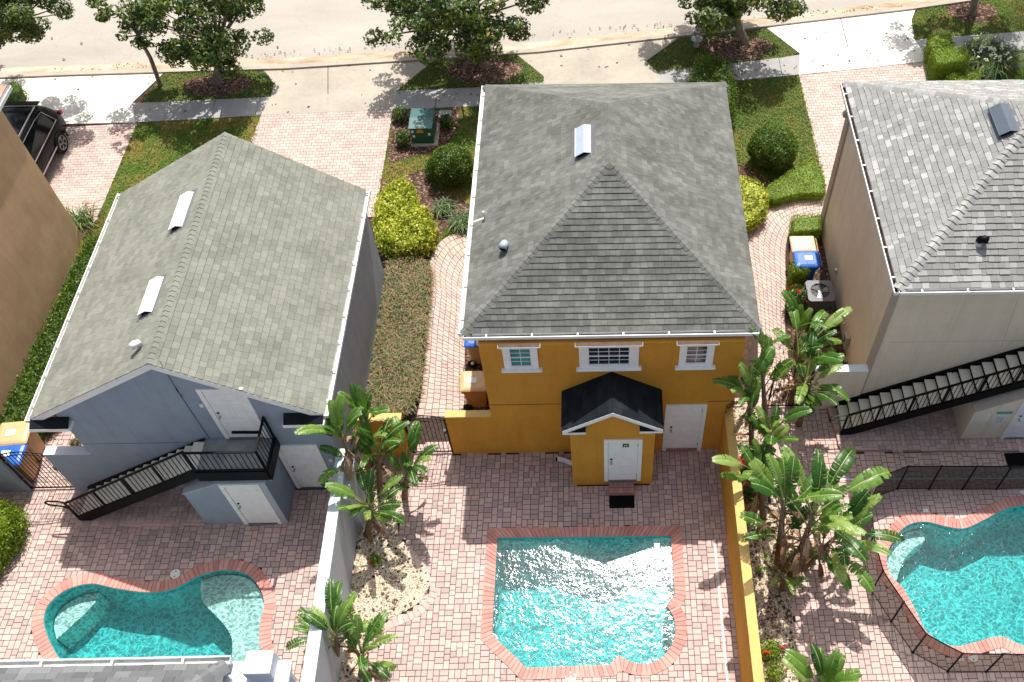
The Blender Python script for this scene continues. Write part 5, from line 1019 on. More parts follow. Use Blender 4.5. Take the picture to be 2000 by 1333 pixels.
# hydrant
p = G(1360, 92); hz = HZ(p.x, p.y, 47); hy = thing('fire_hydrant', 'silver fire hydrant on the verge beside the street tree', 'hydrant', p); k = hz / .9
mb = MB(); mb.lathe((0, 0, 0), [(.10 * k, -.02), (.10 * k, .10 * k), (.085 * k, .16 * k), (.085 * k, .30 * k), (.19 * k, .30 * k), (.19 * k, .335 * k), (.10 * k, .34 * k), (.10 * k, .62 * k), (.13 * k, .62 * k), (.13 * k, .66 * k), (.11 * k, .68 * k), (.09 * k, .78 * k), (.03 * k, .84 * k), (.03 * k, .9 * k)], 18); mb.build('barrel', 'hydrant', hy, True, local=True)
for d_ in ((1, 0), (-1, 0), (0, -1)): mb = MB(); mb.tube([(d_[0] * .08 * k, d_[1] * .08 * k, .52 * k), (d_[0] * .17 * k, d_[1] * .17 * k, .52 * k), (d_[0] * .2 * k, d_[1] * .2 * k, .52 * k)], [.06 * k, .065 * k, .045 * k], 12); mb.build('outlet', 'hydrant', hy, True, local=True)
# lids, tiles, drains
def disc(label, px, py, r, z=.0, name='skimmer_lid'):
    p = G(px, py); t_ = thing(name, label, 'pool lid', (p.x, p.y, z)); mb = MB(); mb.lathe((0, 0, 0), [(r + .012, 0), (r + .012, .01), (r, .013), (r - .01, .011)], 28); mb.build('lid', 'lidwhite', t_, local=True); mb = MB()
    for s_ in (-1, 1): mb.lathe((0, s_ * r * .62, .0125), [(.016, 0), (.016, .002)], 10)
    mb.build('finger_holes', 'void', t_, local=True); return t_
disc('round white skimmer lid at the far coping of the left pool', 343, 1122, .105, .016); disc('round white skimmer lid at the bottom edge below the middle pool', 1115, 1323, .105); disc('round white skimmer lid below the right pool inside the mesh fence', 1900, 1283, .11)
def digit(mb, ch, x, y, z, s, ang):
    seg = {'5': 'afgcd', '3': 'abgcd', '8': 'abcdefg'}[ch]; S = {'a': (-1, 2, 1, 2), 'b': (1, 2, 1, 0), 'c': (1, 0, 1, -2), 'd': (-1, -2, 1, -2), 'e': (-1, 0, -1, -2), 'f': (-1, 2, -1, 0), 'g': (-1, 0, 1, 0)}; c_, s_ = math.cos(ang), math.sin(ang)
    for q in seg: x0, y0, x1, y1 = [v * s for v in S[q]]; mb.bar((x + x0 * c_ - y0 * s_, y + x0 * s_ + y0 * c_, z), (x + x1 * c_ - y1 * s_, y + x1 * s_ + y1 * c_, z), .012, .002)
for px, py, ch, lab in ((1876, 1286, '5', 'white depth tile marked 5 left of the round lid by the right pool'), (1988, 1274, '3', 'white depth tile marked 3 right of the round lid by the right pool')):
    p = G(px, py); t_ = thing('depth_tile', lab, 'depth marker', p); mb = MB(); mb.box(-.065, .065, -.065, .065, -.005, .010, bev=.003); mb.build('tile', 'lidwhite', t_, local=True); mb = MB(); digit(mb, ch, 0, 0, .0115, .018, R(10)); mb.build('numeral', 'binblue', t_, local=True)
for px, py, lab in ((1808, 998, 'small white tile on the deck above the right pool'), (1998, 962, 'small white tile at the right edge above the right pool')): p = G(px, py); t_ = MB(); t_.box(p.x - .07, p.x + .07, p.y - .05, p.y + .05, -.005, .008, bev=.002); tag(t_.build('deck_tile', 'lidwhite'), lab, 'tile')
a, b = G(1448, 938), G(2010, 934); mb = MB(); mb.ext([(a.x, a.y - .022, .002), (12.4, b.y - .06, .002), (12.4, b.y - .02, .002), (a.x, a.y + .022, .002)], (0, 0, .008)); tag(mb.build('drain_or_sun_strip', 'captop'), 'thin pale drain strip crossing the right yard under the mesh fence', 'drain')
a = G(1407, 1053); mb = MB(); mb.box(2.46, 2.51, -9, -2.5, .001, .007); tag(mb.build('drain_or_sun_strip', 'offwhite'), 'thin pale strip painted as sunlight along the foot of the long orange wall', 'drain')  # pale strip laid on the deck to stand for a sunlit edge of pavers
a, b = G(1960, 884), G(1972, 916); mb = MB(); mb.box(a.x, 12.2, b.y, a.y - .03, .003, .02, bev=.004); tag(mb.build('door_mat', 'rubber'), 'large dark mat at the right edge in front of the beige closet', 'mat')
mb = MB(); p = G(1112, 905); q = G(1089, 896, .06); dsp = thing('drain_pipe_end', 'white crumpled downspout end lying on the pavers beside the vestibule', 'pipe', p)
mb.loft([[(c[0], c[1] + dy, c[2] + dz) for dy, dz in ((-.05, -.035), (.05, -.035), (.05, .035), (-.05, .035))] for c in ((vx0 + .01, q.y - .18, .09), (-1.06, q.y - .13, .085), (-1.16, q.y - .06, .06), (q.x, q.y, .045))]); mb.build('pipe', 'white', dsp); mb = MB(); mb.box(q.x - .05, q.x - .01, q.y - .05, q.y + .04, .005, .04); mb.build('pipe_mouth', 'void', dsp)
# gate-side trims: pool mesh fence
pf = [(6.02, -3.02), (6.12, -2.2), (6.52, -1.48), (7.2, -1.24), (8.0, -1.26), (8.85, -1.28), (9.71, -1.29), (10.55, -1.28), (11.4, -1.28)]
pf2 = [(6.02, -3.02), (6.07, -3.87), (6.39, -4.6), (6.73, -5.32), (7.42, -5.75), (8.28, -5.78), (9.15, -5.80), (10.0, -5.8)]
fe_ = thing('pool_safety_fence', 'black see-through mesh safety fence around the right pool', 'fence', (8, -1.3, 0)); H = 1.2
for run in (pf, pf2):
    for (x0, y0), (x1, y1) in zip(run, run[1:]):
        mb = MB(); sag = .015; m_ = 8; V = []
        for i in range(m_ + 1): f = i / m_; V += [(x0 + (x1 - x0) * f, y0 + (y1 - y0) * f, .015), (x0 + (x1 - x0) * f, y0 + (y1 - y0) * f, H - sag * math.sin(math.pi * f))]
        mb.faces(V, [(2 * i, 2 * i + 2, 2 * i + 3, 2 * i + 1) for i in range(m_)]); mb.build('mesh_panel', 'netting', fe_)
        mb = MB(); mb.tube([V[2 * i + 1] for i in range(m_ + 1)], .015, 5); mb.build('top_hem', 'black', fe_); mb = MB(); mb.tube([V[2 * i] for i in range(m_ + 1)], .008, 5); mb.build('bottom_hem', 'black', fe_)
for x, y in pf + pf2[1:]: mb = MB(); mb.tube([(x, y, -.02), (x, y, H + .03)], .021, 8); mb.lathe((x, y, 0), [(.03, 0), (.03, .008)], 10); mb.build('fence_post', 'black', fe_)
# car
def car():
    p = G(133, 292); xs, yr = p.x, p.y; th = thing('parked_car', 'black crossover car parked on the pink driveway, half hidden by the tan building', 'car', (xs - .92, yr - 1.0, 0))
    # local: x right side at 0, extends to -1.84 ; y rear (street) at +, nose toward -
    ox, oy = xs, yr + .80; Wd = 1.84
    def ring(y, hw, z0, z1, z2, tw, zr):  # cross-section from sill to roof
        c = ox - Wd / 2; return [(c + s * w_, oy + y, z) for s, w_, z in ((-1, hw * .86, z0), (-1, hw * .985, z0 + .12), (-1, hw, z1), (-1, hw * .96, z2), (-1, tw, zr - .05), (-1, tw * .8, zr), (1, tw * .8, zr), (1, tw, zr - .05), (1, hw * .96, z2), (1, hw, z1), (1, hw * .985, z0 + .12), (1, hw * .86, z0))]
    st_ = [(0.02, .72, .42, .62, .80, .60, .86), (-.06, .86, .30, .66, 1.0, .66, 1.06), (-.16, .90, .27, .70, 1.05, .66, 1.30), (-.42, .92, .27, .74, 1.06, .66, 1.60), (-.9, .92, .27, .76, 1.06, .67, 1.68), (-1.9, .92, .26, .76, 1.03, .68, 1.70), (-2.6, .92, .26, .75, 1.01, .66, 1.66), (-3.1, .92, .26, .74, 1.0, .62, 1.42), (-3.5, .92, .27, .74, .98, .60, 1.06), (-4.2, .90, .28, .70, .90, .60, .95), (-4.55, .80, .34, .62, .78, .5, .82), (-4.64, .62, .42, .56, .66, .4, .70)]
    mb = MB(); mb.loft([ring(*s) for s in st_]); bd = mb.build('body', 'carpaint', th, True); bd.modifiers.new('sub', 'SUBSURF').levels = 1; bd.modifiers['sub'].render_levels = 2
    c = ox - Wd / 2
    for s_ in (1, -1):
        X = lambda w_: c + s_ * w_
        mb = MB(); P_ = [(X(.885), oy - .72, 1.07), (X(.70), oy - .78, 1.58), (X(.715), oy - 2.55, 1.585), (X(.87), oy - 3.2, 1.05)]; mb.ext([(q[0] + s_ * .02, q[1], q[2]) for q in P_], (-.03 * s_, 0, 0)); mb.build('side_window', 'carglass', th)
        mb = MB(); mb.bar((X(.918), oy - .55, 1.045), (X(.90), oy - 3.25, 1.02), .016, .03); mb.tube([(X(.915), oy - .55, 1.06), (X(.76), oy - .80, 1.58), (X(.735), oy - 1.2, 1.625), (X(.735), oy - 2.5, 1.615), (X(.90), oy - 3.25, 1.05)], .012, 6); mb.build('window_trim', 'steel', th)
        mb = MB(); mb.bar((X(.60), oy - .7, 1.735), (X(.60), oy - 2.5, 1.735), .03, .03); mb.build('roof_rail', 'steel', th)
        for yy in (-.86, -3.62):
            mb = MB(); mb.lathe((X(.80), oy + yy, .345), [(.2, -.12), (.335, -.11), (.35, -.05), (.35, .09 * 1), (.33, .115), (.235, .118)] if s_ > 0 else [(.2, .12), (.335, .11), (.35, .05), (.35, -.09), (.33, -.115), (.235, -.118)], 26, 'X'); wh = mb.build('wheel', 'tyre', th, True)
            mb = MB(); fx_ = X(.80) + s_ * .112
            for k in range(5):
                a = k * 2 * math.pi / 5 + .3; 
                for da in (-.13, .13): mb.bar((fx_, oy + yy + .04 * math.cos(a), .345 + .04 * math.sin(a)), (fx_, oy + yy + .225 * math.cos(a + da), .345 + .225 * math.sin(a + da)), .03, .03)
            mb.tube([(fx_, oy + yy + .228 * math.cos(2 * math.pi * k / 24), .345 + .228 * math.sin(2 * math.pi * k / 24)) for k in range(25)], .014, 6); mb.lathe((fx_, oy + yy, .345), [(.05, -.01), (.05, .012)], 12, 'X'); mb.build('rim', 'steel', wh)
            mb = MB(); mb.tube([(X(.925), oy + yy + .41 * math.cos(a), .345 + .41 * math.sin(a)) for a in np.linspace(-.2, math.pi + .2, 14)], .028, 6); mb.build('wheel_arch', 'tyre', th)
        mb = MB(); mb.box(min(X(.66), X(.90)), max(X(.66), X(.90)), oy - .10, oy + .005, .86, 1.0, bev=.02); mb.build('tail_light', 'red', th)
        mb = MB(); mb.bar((X(.935), oy - 1.2, .52), (X(.935), oy - 3.2, .52), .02, .05); mb.build('side_trim', 'steel', th)
    mb = MB(); mb.faces([(c - .56, oy - .10, 1.16), (c + .56, oy - .10, 1.16), (c + .52, oy - .33, 1.57), (c - .52, oy - .33, 1.57)], [(0, 1, 2, 3)]); 
    mb = MB(); mb.ext([(c - .56, oy - .50, 1.60), (c + .56, oy - .50, 1.60), (c + .54, oy - .26, 1.55), (c - .54, oy - .26, 1.55)], (0, 0, .03)); mb.build('spoiler', 'black', th)
    mb = MB(); mb.ext([(c - .52, oy - 1.0, 1.702), (c + .52, oy - 1.0, 1.702), (c + .50, oy - 2.4, 1.70), (c - .50, oy - 2.4, 1.70)], (0, 0, .01)); mb.build('sunroof', 'carglass', th)
car()
# ================================================ VEGETATION
def leaves(name, P, N, size, mat, parent=None, aspect=.5, fold=.18, var=None, jit=.6, kind=None, up=None):
    """many small folded leaves: P positions, N outward directions"""
    k = len(P); N = N + rng.normal(0, jit, (k, 3)); N /= np.linalg.norm(N, axis=1)[:, None] + 1e-9
    T = rng.normal(0, 1, (k, 3)); 
    if up is not None: T = T * .35 + up
    T -= (T * N).sum(1)[:, None] * N; T /= np.linalg.norm(T, axis=1)[:, None] + 1e-9; B = np.cross(N, T)
    s = size * rng.uniform(.65, 1.25, k)[:, None]
    V = np.stack([P - T * s * .5, P - B * s * aspect * .5 + N * s * fold, P + T * s * .5 - N * s * fold * .6, P + B * s * aspect * .5 + N * s * fold], 1).reshape(-1, 3)
    F = np.arange(4 * k).reshape(k, 4); o = npmesh(name, V, F, rng.random(k) if var is None else var, mat, parent)
    return o
def ell(n, c, r, shell=.55, top=True, lump=.0):
    """points in an ellipsoid's outer shell"""
    d = rng.normal(0, 1, (n, 3)); d /= np.linalg.norm(d, axis=1)[:, None]
    if lump: 
        ph = rng.uniform(0, 6.28, 6); m_ = 1 + lump * (np.sin(d[:, 0] * 6 + ph[0]) * np.sin(d[:, 1] * 6 + ph[1]) + .6 * np.sin(d[:, 2] * 9 + ph[2]) * np.sin(d[:, 0] * 11 + ph[3]))
    else: m_ = 1
    q = rng.uniform(shell, 1, n) ** .6 * m_; return np.array(c) + d * q[:, None] * np.array(r), d / np.array(r) * np.mean(r)
def core(parent, c, r, mat, n=14, name='inner_branches'):
    mb = MB(); mb.lathe(c, [(r[0] * math.cos(a), r[2] * math.sin(a)) for a in np.linspace(-1.5, 1.5, 9)], n); o = mb.build(name, mat, parent, True); return o
def ballshrub(label, px, py, r, h, n, mat, size=.05, group=None, flat=1.0, x=None, y=None, nm='clipped_shrub'):
    p = G(px, py) if x is None else Vector((x, y, 0)); th = thing(nm, label, 'shrub', p, 0, group); rr_ = (r, r, h / 2 * flat); c = (p.x, p.y, h / 2 + .03)
    P, N = ell(n, c, rr_, .80, lump=.055); k = P[:, 2] > .04; leaves('foliage', P[k], N[k], size * 1.25, mat, th, jit=.9); core(th, c, tuple(v * .84 for v in rr_), mat); mb = MB(); mb.tube([(p.x, p.y, -.03), (p.x, p.y, h * .4)], .05, 8); mb.build('stem', 'bark', th); return th
ballshrub('large round clipped shrub on the lawn right of the orange building', 1504, 318, .80, 1.25, 11000, 'leaf_green', .055, 'round clipped shrubs')
ballshrub('round clipped shrub left of the orange building, below the green cabinet', 886, 352, .70, 1.25, 9000, 'leaf_green', .055, 'round clipped shrubs')
def boxhedge(label, poly, h, n, mat, size=.05, cat='hedge', nm='hedge', rough=.03, group=None, corebox=True, wob=.0, jit=.5):
    """clipped hedge: leaves over top and sides of an extruded outline"""
    poly = ccw(poly); th = thing(nm, label, cat, (*Vector((sum(q[0] for q in poly) / len(poly), sum(q[1] for q in poly) / len(poly))), 0), 0, group)
    per = resample(poly, .05); k = len(per); ar = abs(area2(poly)); pl = k * .05; f = ar / (ar + pl * h); nt_ = int(n * f)
    hh = lambda xy: h * (1 + wob * np.sin(xy[:, 0] * 5.1) * np.sin(xy[:, 1] * 4.3) + wob * .6 * np.sin(xy[:, 0] * 11 + 1) * np.sin(xy[:, 1] * 13))
    q = scatter(poly, nt_); P1 = np.c_[q, hh(q) + rng.normal(0, rough, nt_)]; N1 = np.tile([0, 0, 1.], (nt_, 1))
    off = np.array(per); nx = np.roll(off, -1, 0) - off; nx = np.c_[nx[:, 1], -nx[:, 0]]; nx /= np.linalg.norm(nx, axis=1)[:, None]; i = rng.integers(0, k, n - nt_); z = rng.uniform(.02, 1, n - nt_) ** .8 * h
    P2 = np.c_[off[i] + nx[i] * rng.normal(0, rough, (n - nt_, 1)), z]; N2 = np.c_[nx[i], np.full(n - nt_, .25)]
    leaves('foliage', np.vstack([P1, P2]), np.vstack([N1, N2]), size, mat, th, jit=jit)
    mb = MB(); ip = offset(poly, -.06) ; mb.prism(ip, -.02, h * .86); mb.build('inner_branches', mat, th); return th
hp = lambda pts, z: [(G(x, y, z).x, G(x, y, z).y) for x, y in pts]
boxhedge('square clipped box hedge at the foot of the beige building wall, above the sunlit bin', hp([(1549, 452), (1549, 420), (1602, 418), (1603, 447)], .65), .65, 3800, 'leaf_lime', .045)
boxhedge('small square clipped hedge in front of the blue bin', hp([(1548, 531), (1547, 508), (1580, 507), (1580, 529)], .95), .95, 3000, 'leaf_lime', .045)
boxhedge('bright lime clipped box hedge, the larger front block at the upper right', hp([(1830, 124), (1821, 96), (1875, 91), (1888, 95), (1894, 114)], .95), .95, 6500, 'leaf_lime', .055)
boxhedge('bright lime clipped hedge block behind the larger block at the upper right', hp([(1818, 92), (1815, 70), (1856, 66), (1864, 88)], .85), .85, 4200, 'leaf_lime', .055, wob=.1)
boxhedge('low curved green hedge bordering the round path right of the orange building', hp([(1492, 388), (1500, 365), (1548, 330), (1585, 308), (1610, 345), (1610, 378), (1560, 378), (1515, 390)], .35), .35, 9000, 'leaf_lime', .05, wob=.12)
boxhedge('yellow leaved shrub tucked against the right side of the orange building', hp([(1446, 345), (1480, 352), (1497, 375), (1492, 410), (1465, 432), (1440, 440), (1420, 430), (1420, 350)], .6), .6, 5500, 'leaf_yellow', .085, cat='shrub', nm='shrub', wob=.2, rough=.06)
boxhedge('large bright yellow leaved shrub mass left of the orange building', hp([(738, 395), (760, 362), (785, 350), (800, 365), (804, 392), (828, 412), (840, 440), (834, 468), (808, 480), (770, 480), (742, 470)], .6), .6, 13000, 'leaf_yellow', .095, cat='shrub', nm='shrub', wob=.2, rough=.09, jit=.9)
boxhedge('bushy green shrub behind the far right corner of the orange building', hp([(1352, 150), (1360, 125), (1395, 112), (1425, 128), (1432, 180), (1425, 215), (1405, 215), (1380, 190)], 1.0), 1.1, 7000, 'leaf_green', .075, cat='shrub', nm='shrub', wob=.25, rough=.10, jit=.9)
boxhedge('yellow green clipped hedge at the left edge below the iron gate', hp([(-60, 985), (-30, 980), (8, 980), (22, 1000), (12, 1035), (-12, 1070), (-50, 1120), (-90, 1130)], .8), .8, 6500, 'leaf_lime', .085, wob=.25, rough=.08, jit=.9)
boxhedge('long low green hedge between the tan building and the blue grey building', hp([(168, 478), (205, 455), (232, 470), (150, 690), (108, 818), (62, 855), (10, 850), (-5, 835)], .35), .38, 22000, 'leaf_green', .075, wob=.2, rough=.07, jit=.9)
boxhedge('small dark hedge at the upper left corner beside the sidewalk', hp([(0, 195), (22, 155), (44, 170), (20, 215), (-30, 300), (-60, 280)], .5), .5, 2500, 'leaf_green', .07, wob=.1)
boxhedge('small flowering shrub below the lime hedge blocks at the upper right', hp([(1846, 155), (1850, 133), (1885, 130), (1915, 140), (1910, 160), (1870, 162)], .4), .4, 2600, 'leaf_lime', .06, cat='shrub', nm='shrub', wob=.2, rough=.06)
for px, py, r_, lab in ((848, 345, .30, 'small leafy shrub touching the round shrub left of the orange building'), (784, 235, .26, 'small leafy shrub at the sidewalk left of the green cabinet'), (790, 283, .28, 'small leafy shrub in the mulch beside the driveway, left of the green cabinet'), (874, 250, .22, 'small leafy shrub right of the green cabinet')):
    p = G(px, py); th = thing('small_shrub', lab, 'shrub', p, 0, 'small shrubs around the green cabinet'); P, N = ell(900, (p.x, p.y, .28), (r_, r_, .28), .3, lump=.1); leaves('foliage', P, N, .10, 'leaf_lily', th, .35, jit=.9); mb = MB(); mb.tube([(p.x, p.y, -.03), (p.x, p.y, .25)], .02, 6); mb.build('stem', 'bark', th)
def blades(name, P, L, w_, mat, parent=None, spread=.6, var=None):
    """arching grass blades rooted at P (n,3)"""
    k = len(P); a = rng.uniform(0, 6.283, k); L = L * rng.uniform(.6, 1.2, k); sp = spread * rng.uniform(.4, 1.3, k); d = np.c_[np.cos(a), np.sin(a), np.zeros(k)]; sd = np.c_[-np.sin(a), np.cos(a), np.zeros(k)] * w_ / 2
    Z = np.array([0, 0, 1.]); A = P; B = P + d * (L * sp * .4)[:, None] + Z * (L * .62)[:, None]; C = P + d * (L * sp)[:, None] + Z * (L * (.75 - .35 * sp))[:, None]
    V = np.stack([A - sd, A + sd, B + sd * .9, B - sd * .9, C + sd * .15, C - sd * .15], 1).reshape(-1, 3); b = np.arange(k)[:, None] * 6; F = np.concatenate([b + np.array([0, 1, 2, 3]), b + np.array([3, 2, 4, 5])]); v = rng.random(k) if var is None else var
    return npmesh(name, V, F, np.tile(v, 2), mat, parent)
def lily(label, px, py, r, n, L, mat='leaf_lily', nm='strap_leaf_plant', group=None, flowers=0):
    p = G(px, py); th = thing(nm, label, 'plant', p, 0, group); a = rng.uniform(0, 6.28, n); q = rng.uniform(0, 1, n) ** .7 * r; P = np.c_[p.x + q * np.cos(a), p.y + q * np.sin(a), np.zeros(n)]; blades('leaves', P, L, .025, mat, th, .9)
    if flowers:
        a = rng.uniform(0, 6.28, flowers); q = rng.uniform(0, 1, flowers) * r; P = np.c_[p.x + q * np.cos(a), p.y + q * np.sin(a), np.full(flowers, L * .85)]; N = np.tile([0, 0, 1.], (flowers, 1)); leaves('flowers', np.repeat(P, 6, 0) + rng.normal(0, .03, (flowers * 6, 3)), np.repeat(N, 6, 0), .07, 'white_flower', th, .8)
    return th
lily('arching strap leaved clump below the round shrub, left one of two', 868, 412, .22, 420, .38, group='strap leaved clumps'); lily('arching strap leaved clump touching the orange building eave, right one of two', 905, 440, .26, 520, .42, group='strap leaved clumps')
lily('tall dark strap leaved bed with white flowers right of the lime hedge blocks', 1925, 125, .85, 1800, .75, flowers=45); lily('sharp leaved clump beyond the upper left corner of the blue grey building roof', 165, 440, .3, 160, .75, nm='sago_plant')
lily('tufted strap leaved plant below the white flower bed at the upper right', 1895, 150, .35, 400, .4)
# ground cover bed
gp = ccw([G2(x, y) for x, y in [(762, 520), (790, 505), (820, 512), (843, 530), (843, 565), (836, 620), (829, 700), (822, 765), (806, 812), (742, 812)]] + [(-6.2, .25), (-6.44, .25), (-6.44, 5.0)])
th = thing('ground_cover_bed', 'bed of reddish tipped grassy ground cover along the paved path left of the orange building', 'ground cover', (-5.6, 2.5, 0)); del th['category']; th['category'] = 'ground cover'
q = scatter(gp, 17000); hgt = .06 + .07 * (np.sin(q[:, 0] * 4) * np.sin(q[:, 1] * 3) + 1); o = blades('grassy_foliage', np.c_[q, hgt * 0 + .01 + hgt * rng.random(len(q))], .24, .020, 'leaf_cover', th, .9)
q = scatter(gp, 8000); leaves('leaf_litter', np.c_[q, rng.uniform(.02, .18, 8000)], np.tile([0, 0, 1.], (8000, 1)), .06, 'leaf_cover', th, .35, jit=.8)
# lawn grass
for P, n in zip(lawns, (7000, 8000, 9000, 9000, 12000, 8000, 14000, 2500)): q = scatter(P, n); q = q[~np.any([inside(q, m_) for m_ in mr + [mulch1, mulch2, mulch3, walk1, walk2]], axis=0)]; n = len(q); tag(blades('grass', np.c_[q, np.zeros(n)], .075, .022, 'leaf_grass', None, 1.0), kind='stuff')
# fallen leaves on concrete
q = np.vstack([scatter(ccw([G2(*p) for p in [(530, 240), (760, 215), (780, 60), (540, 80)]]), 16), scatter(ccw([G2(*p) for p in [(1000, 160), (1270, 140), (1270, 60), (1000, 60)]]), 16), scatter(ccw([G2(*p) for p in [(1560, 140), (1800, 120), (1780, 30), (1540, 60)]]), 26), scatter(ccw([G2(*p) for p in [(60, 240), (500, 225), (500, 60), (60, 60)]]), 24), scatter(ccw([G2(*p) for p in [(780, 200), (940, 195), (940, 175), (780, 180)]]), 10), scatter(ccw([G2(*p) for p in [(1430, 150), (1560, 140), (1550, 112), (1430, 128)]]), 14)])
tag(leaves('fallen_leaves', np.c_[q, np.full(len(q), .022)], np.tile([0, 0, 1.], (len(q), 1)), .13, 'litter', None, .5, jit=.15), kind='stuff')
cb = scatter(ccw([G2(*p) for p in [(100, 148), (1780, 18), (1780, 8), (100, 136)]]), 260); tag(leaves('fallen_leaves', np.c_[cb, np.full(len(cb), .035)], np.tile([0, 0, 1.], (len(cb), 1)), .09, 'litter', None, .5, jit=.3), kind='stuff')
# street trees
def tree(label, bpx, bpy, cpx, cpy, cz, rx, ry, rz, ncl, nl, size=.18, mat='leaf_tree', group='street trees along the verge', tr=.13, yb=None):
    b = G(bpx, bpy); th = thing('street_tree', label, 'tree', b, 0, group)
    c = PL(cpx, cpy, 1, b.y if yb is None else yb) if cz is None else G(cpx, cpy, cz); c = Vector(c)
    f = Vector((b.x, b.y, 0)).lerp(Vector((c.x, c.y, c.z - rz * .55)), 1.0); mb = MB(); m1 = Vector(b).lerp(f, .5) + Vector((.06, .04, 0)); mb.tube([(b.x, b.y, -.05), (b.x, b.y, .08), m1, f], [tr * 1.45, tr, tr * .85, tr * .65], 10)
    cl, d = ell(ncl, c, (rx, ry, rz), .35, lump=.12)
    for q in cl[::3]:
        m_ = f.lerp(Vector(q), .5) + Vector((0, 0, -.12)); mb.tube([f - Vector((0, 0, .2)), m_, Vector(q)], [tr * .4, tr * .22, .012], 5)
    mb.build('trunk', 'bark', th, True)
    P = []; N = []
    for q in cl:
        r_ = rng.uniform(.28, .55) * min(1, rx / 2.2); k = int(nl * 1.45 * (r_ / .42) ** 2); p_, n_ = ell(k, q, (r_, r_, r_ * .65), .45); P.append(p_); N.append(n_ + (np.array(q) - np.array(c)) * .25 + np.array([0, 0, .4]))
    P = np.vstack(P); N = np.vstack(N); leaves('crown', P, N, size, mat, th, .42, jit=.45); return th
tree('broad dark leaved street tree on the verge behind the orange building', 945, 128, 884, -12, None, 3.05, 2.7, 1.7, 115, 120, tr=.17)
tree('dark leaved street tree on the verge beside the silver hydrant', 1452, 80, 1418, -54, None, 2.75, 2.6, 1.5, 105, 120, tr=.16)
tree('dense street tree with thick pale trunk, right one of the close pair', 425, 162, 405, 30, None, 2.15, 1.9, 1.6, 62, 115, tr=.15)
tree('leaning slim street tree with some yellow leaves, left of the close pair', 314, 168, 245, 18, None, 1.35, 1.4, 1.5, 34, 110, tr=.08)
tree('fine leaved tree cut by the upper left corner', -70, 190, 10, -10, None, 1.9, 1.9, 1.3, 75, 260, size=.12, tr=.10)
tree('street tree at the upper right with only its trunk base in view', 1898, 28, 1935, -150, None, 2.6, 2.2, 1.5, 55, 110, tr=.14)
tree('far street tree left of the frame casting leafy shade on the driveway', -150, 160, -110, 40, None, 1.9, 1.8, 1.3, 40, 110, tr=.12)
# palm fronds at the right edge
def palm(label, px, py, h, n, L):
    p = G(px, py); th = thing('palm', label, 'palm', p); mb = MB(); mb.tube([(p.x, p.y, -.03), (p.x, p.y, h)], [.12, .09], 10); mb.build('trunk', 'trunk', th, True); V = []; F = []
    for k in range(n):
        a = k * 2.4 + rng.uniform(-.2, .2); el = rng.uniform(.1, 1.1); prev = None; d = np.array([math.cos(a), math.sin(a), 0]); s = np.array([-math.sin(a), math.cos(a), 0])
        for i in range(26):
            t_ = i / 25; c = np.array([p.x, p.y, h]) + d * L * t_ * math.cos(el * (1 - t_)) + np.array([0, 0, 1]) * L * (math.sin(el) * t_ - .75 * t_ * t_)
            for sg_ in (-1, 1):
                w_ = .55 * math.sin(math.pi * min(1, t_ * .9 + .12)); e_ = c + s * sg_ * w_ + d * w_ * .5 - np.array([0, 0, w_ * .45]); b_ = len(V); V += [c - d * .012, c + d * .012, e_ + d * .003, e_ - d * .003]; F.append((b_, b_ + 1, b_ + 2, b_ + 3))
    npmesh('fronds', V, F, rng.random(len(F)), 'leaf_green', th); return th
palm('palm fronds drooping in at the upper right corner', 2040, 28, 1.6, 16, 1.7); palm('low palm at the right edge behind the beige building roof', 2030, 150, .5, 16, 1.2)
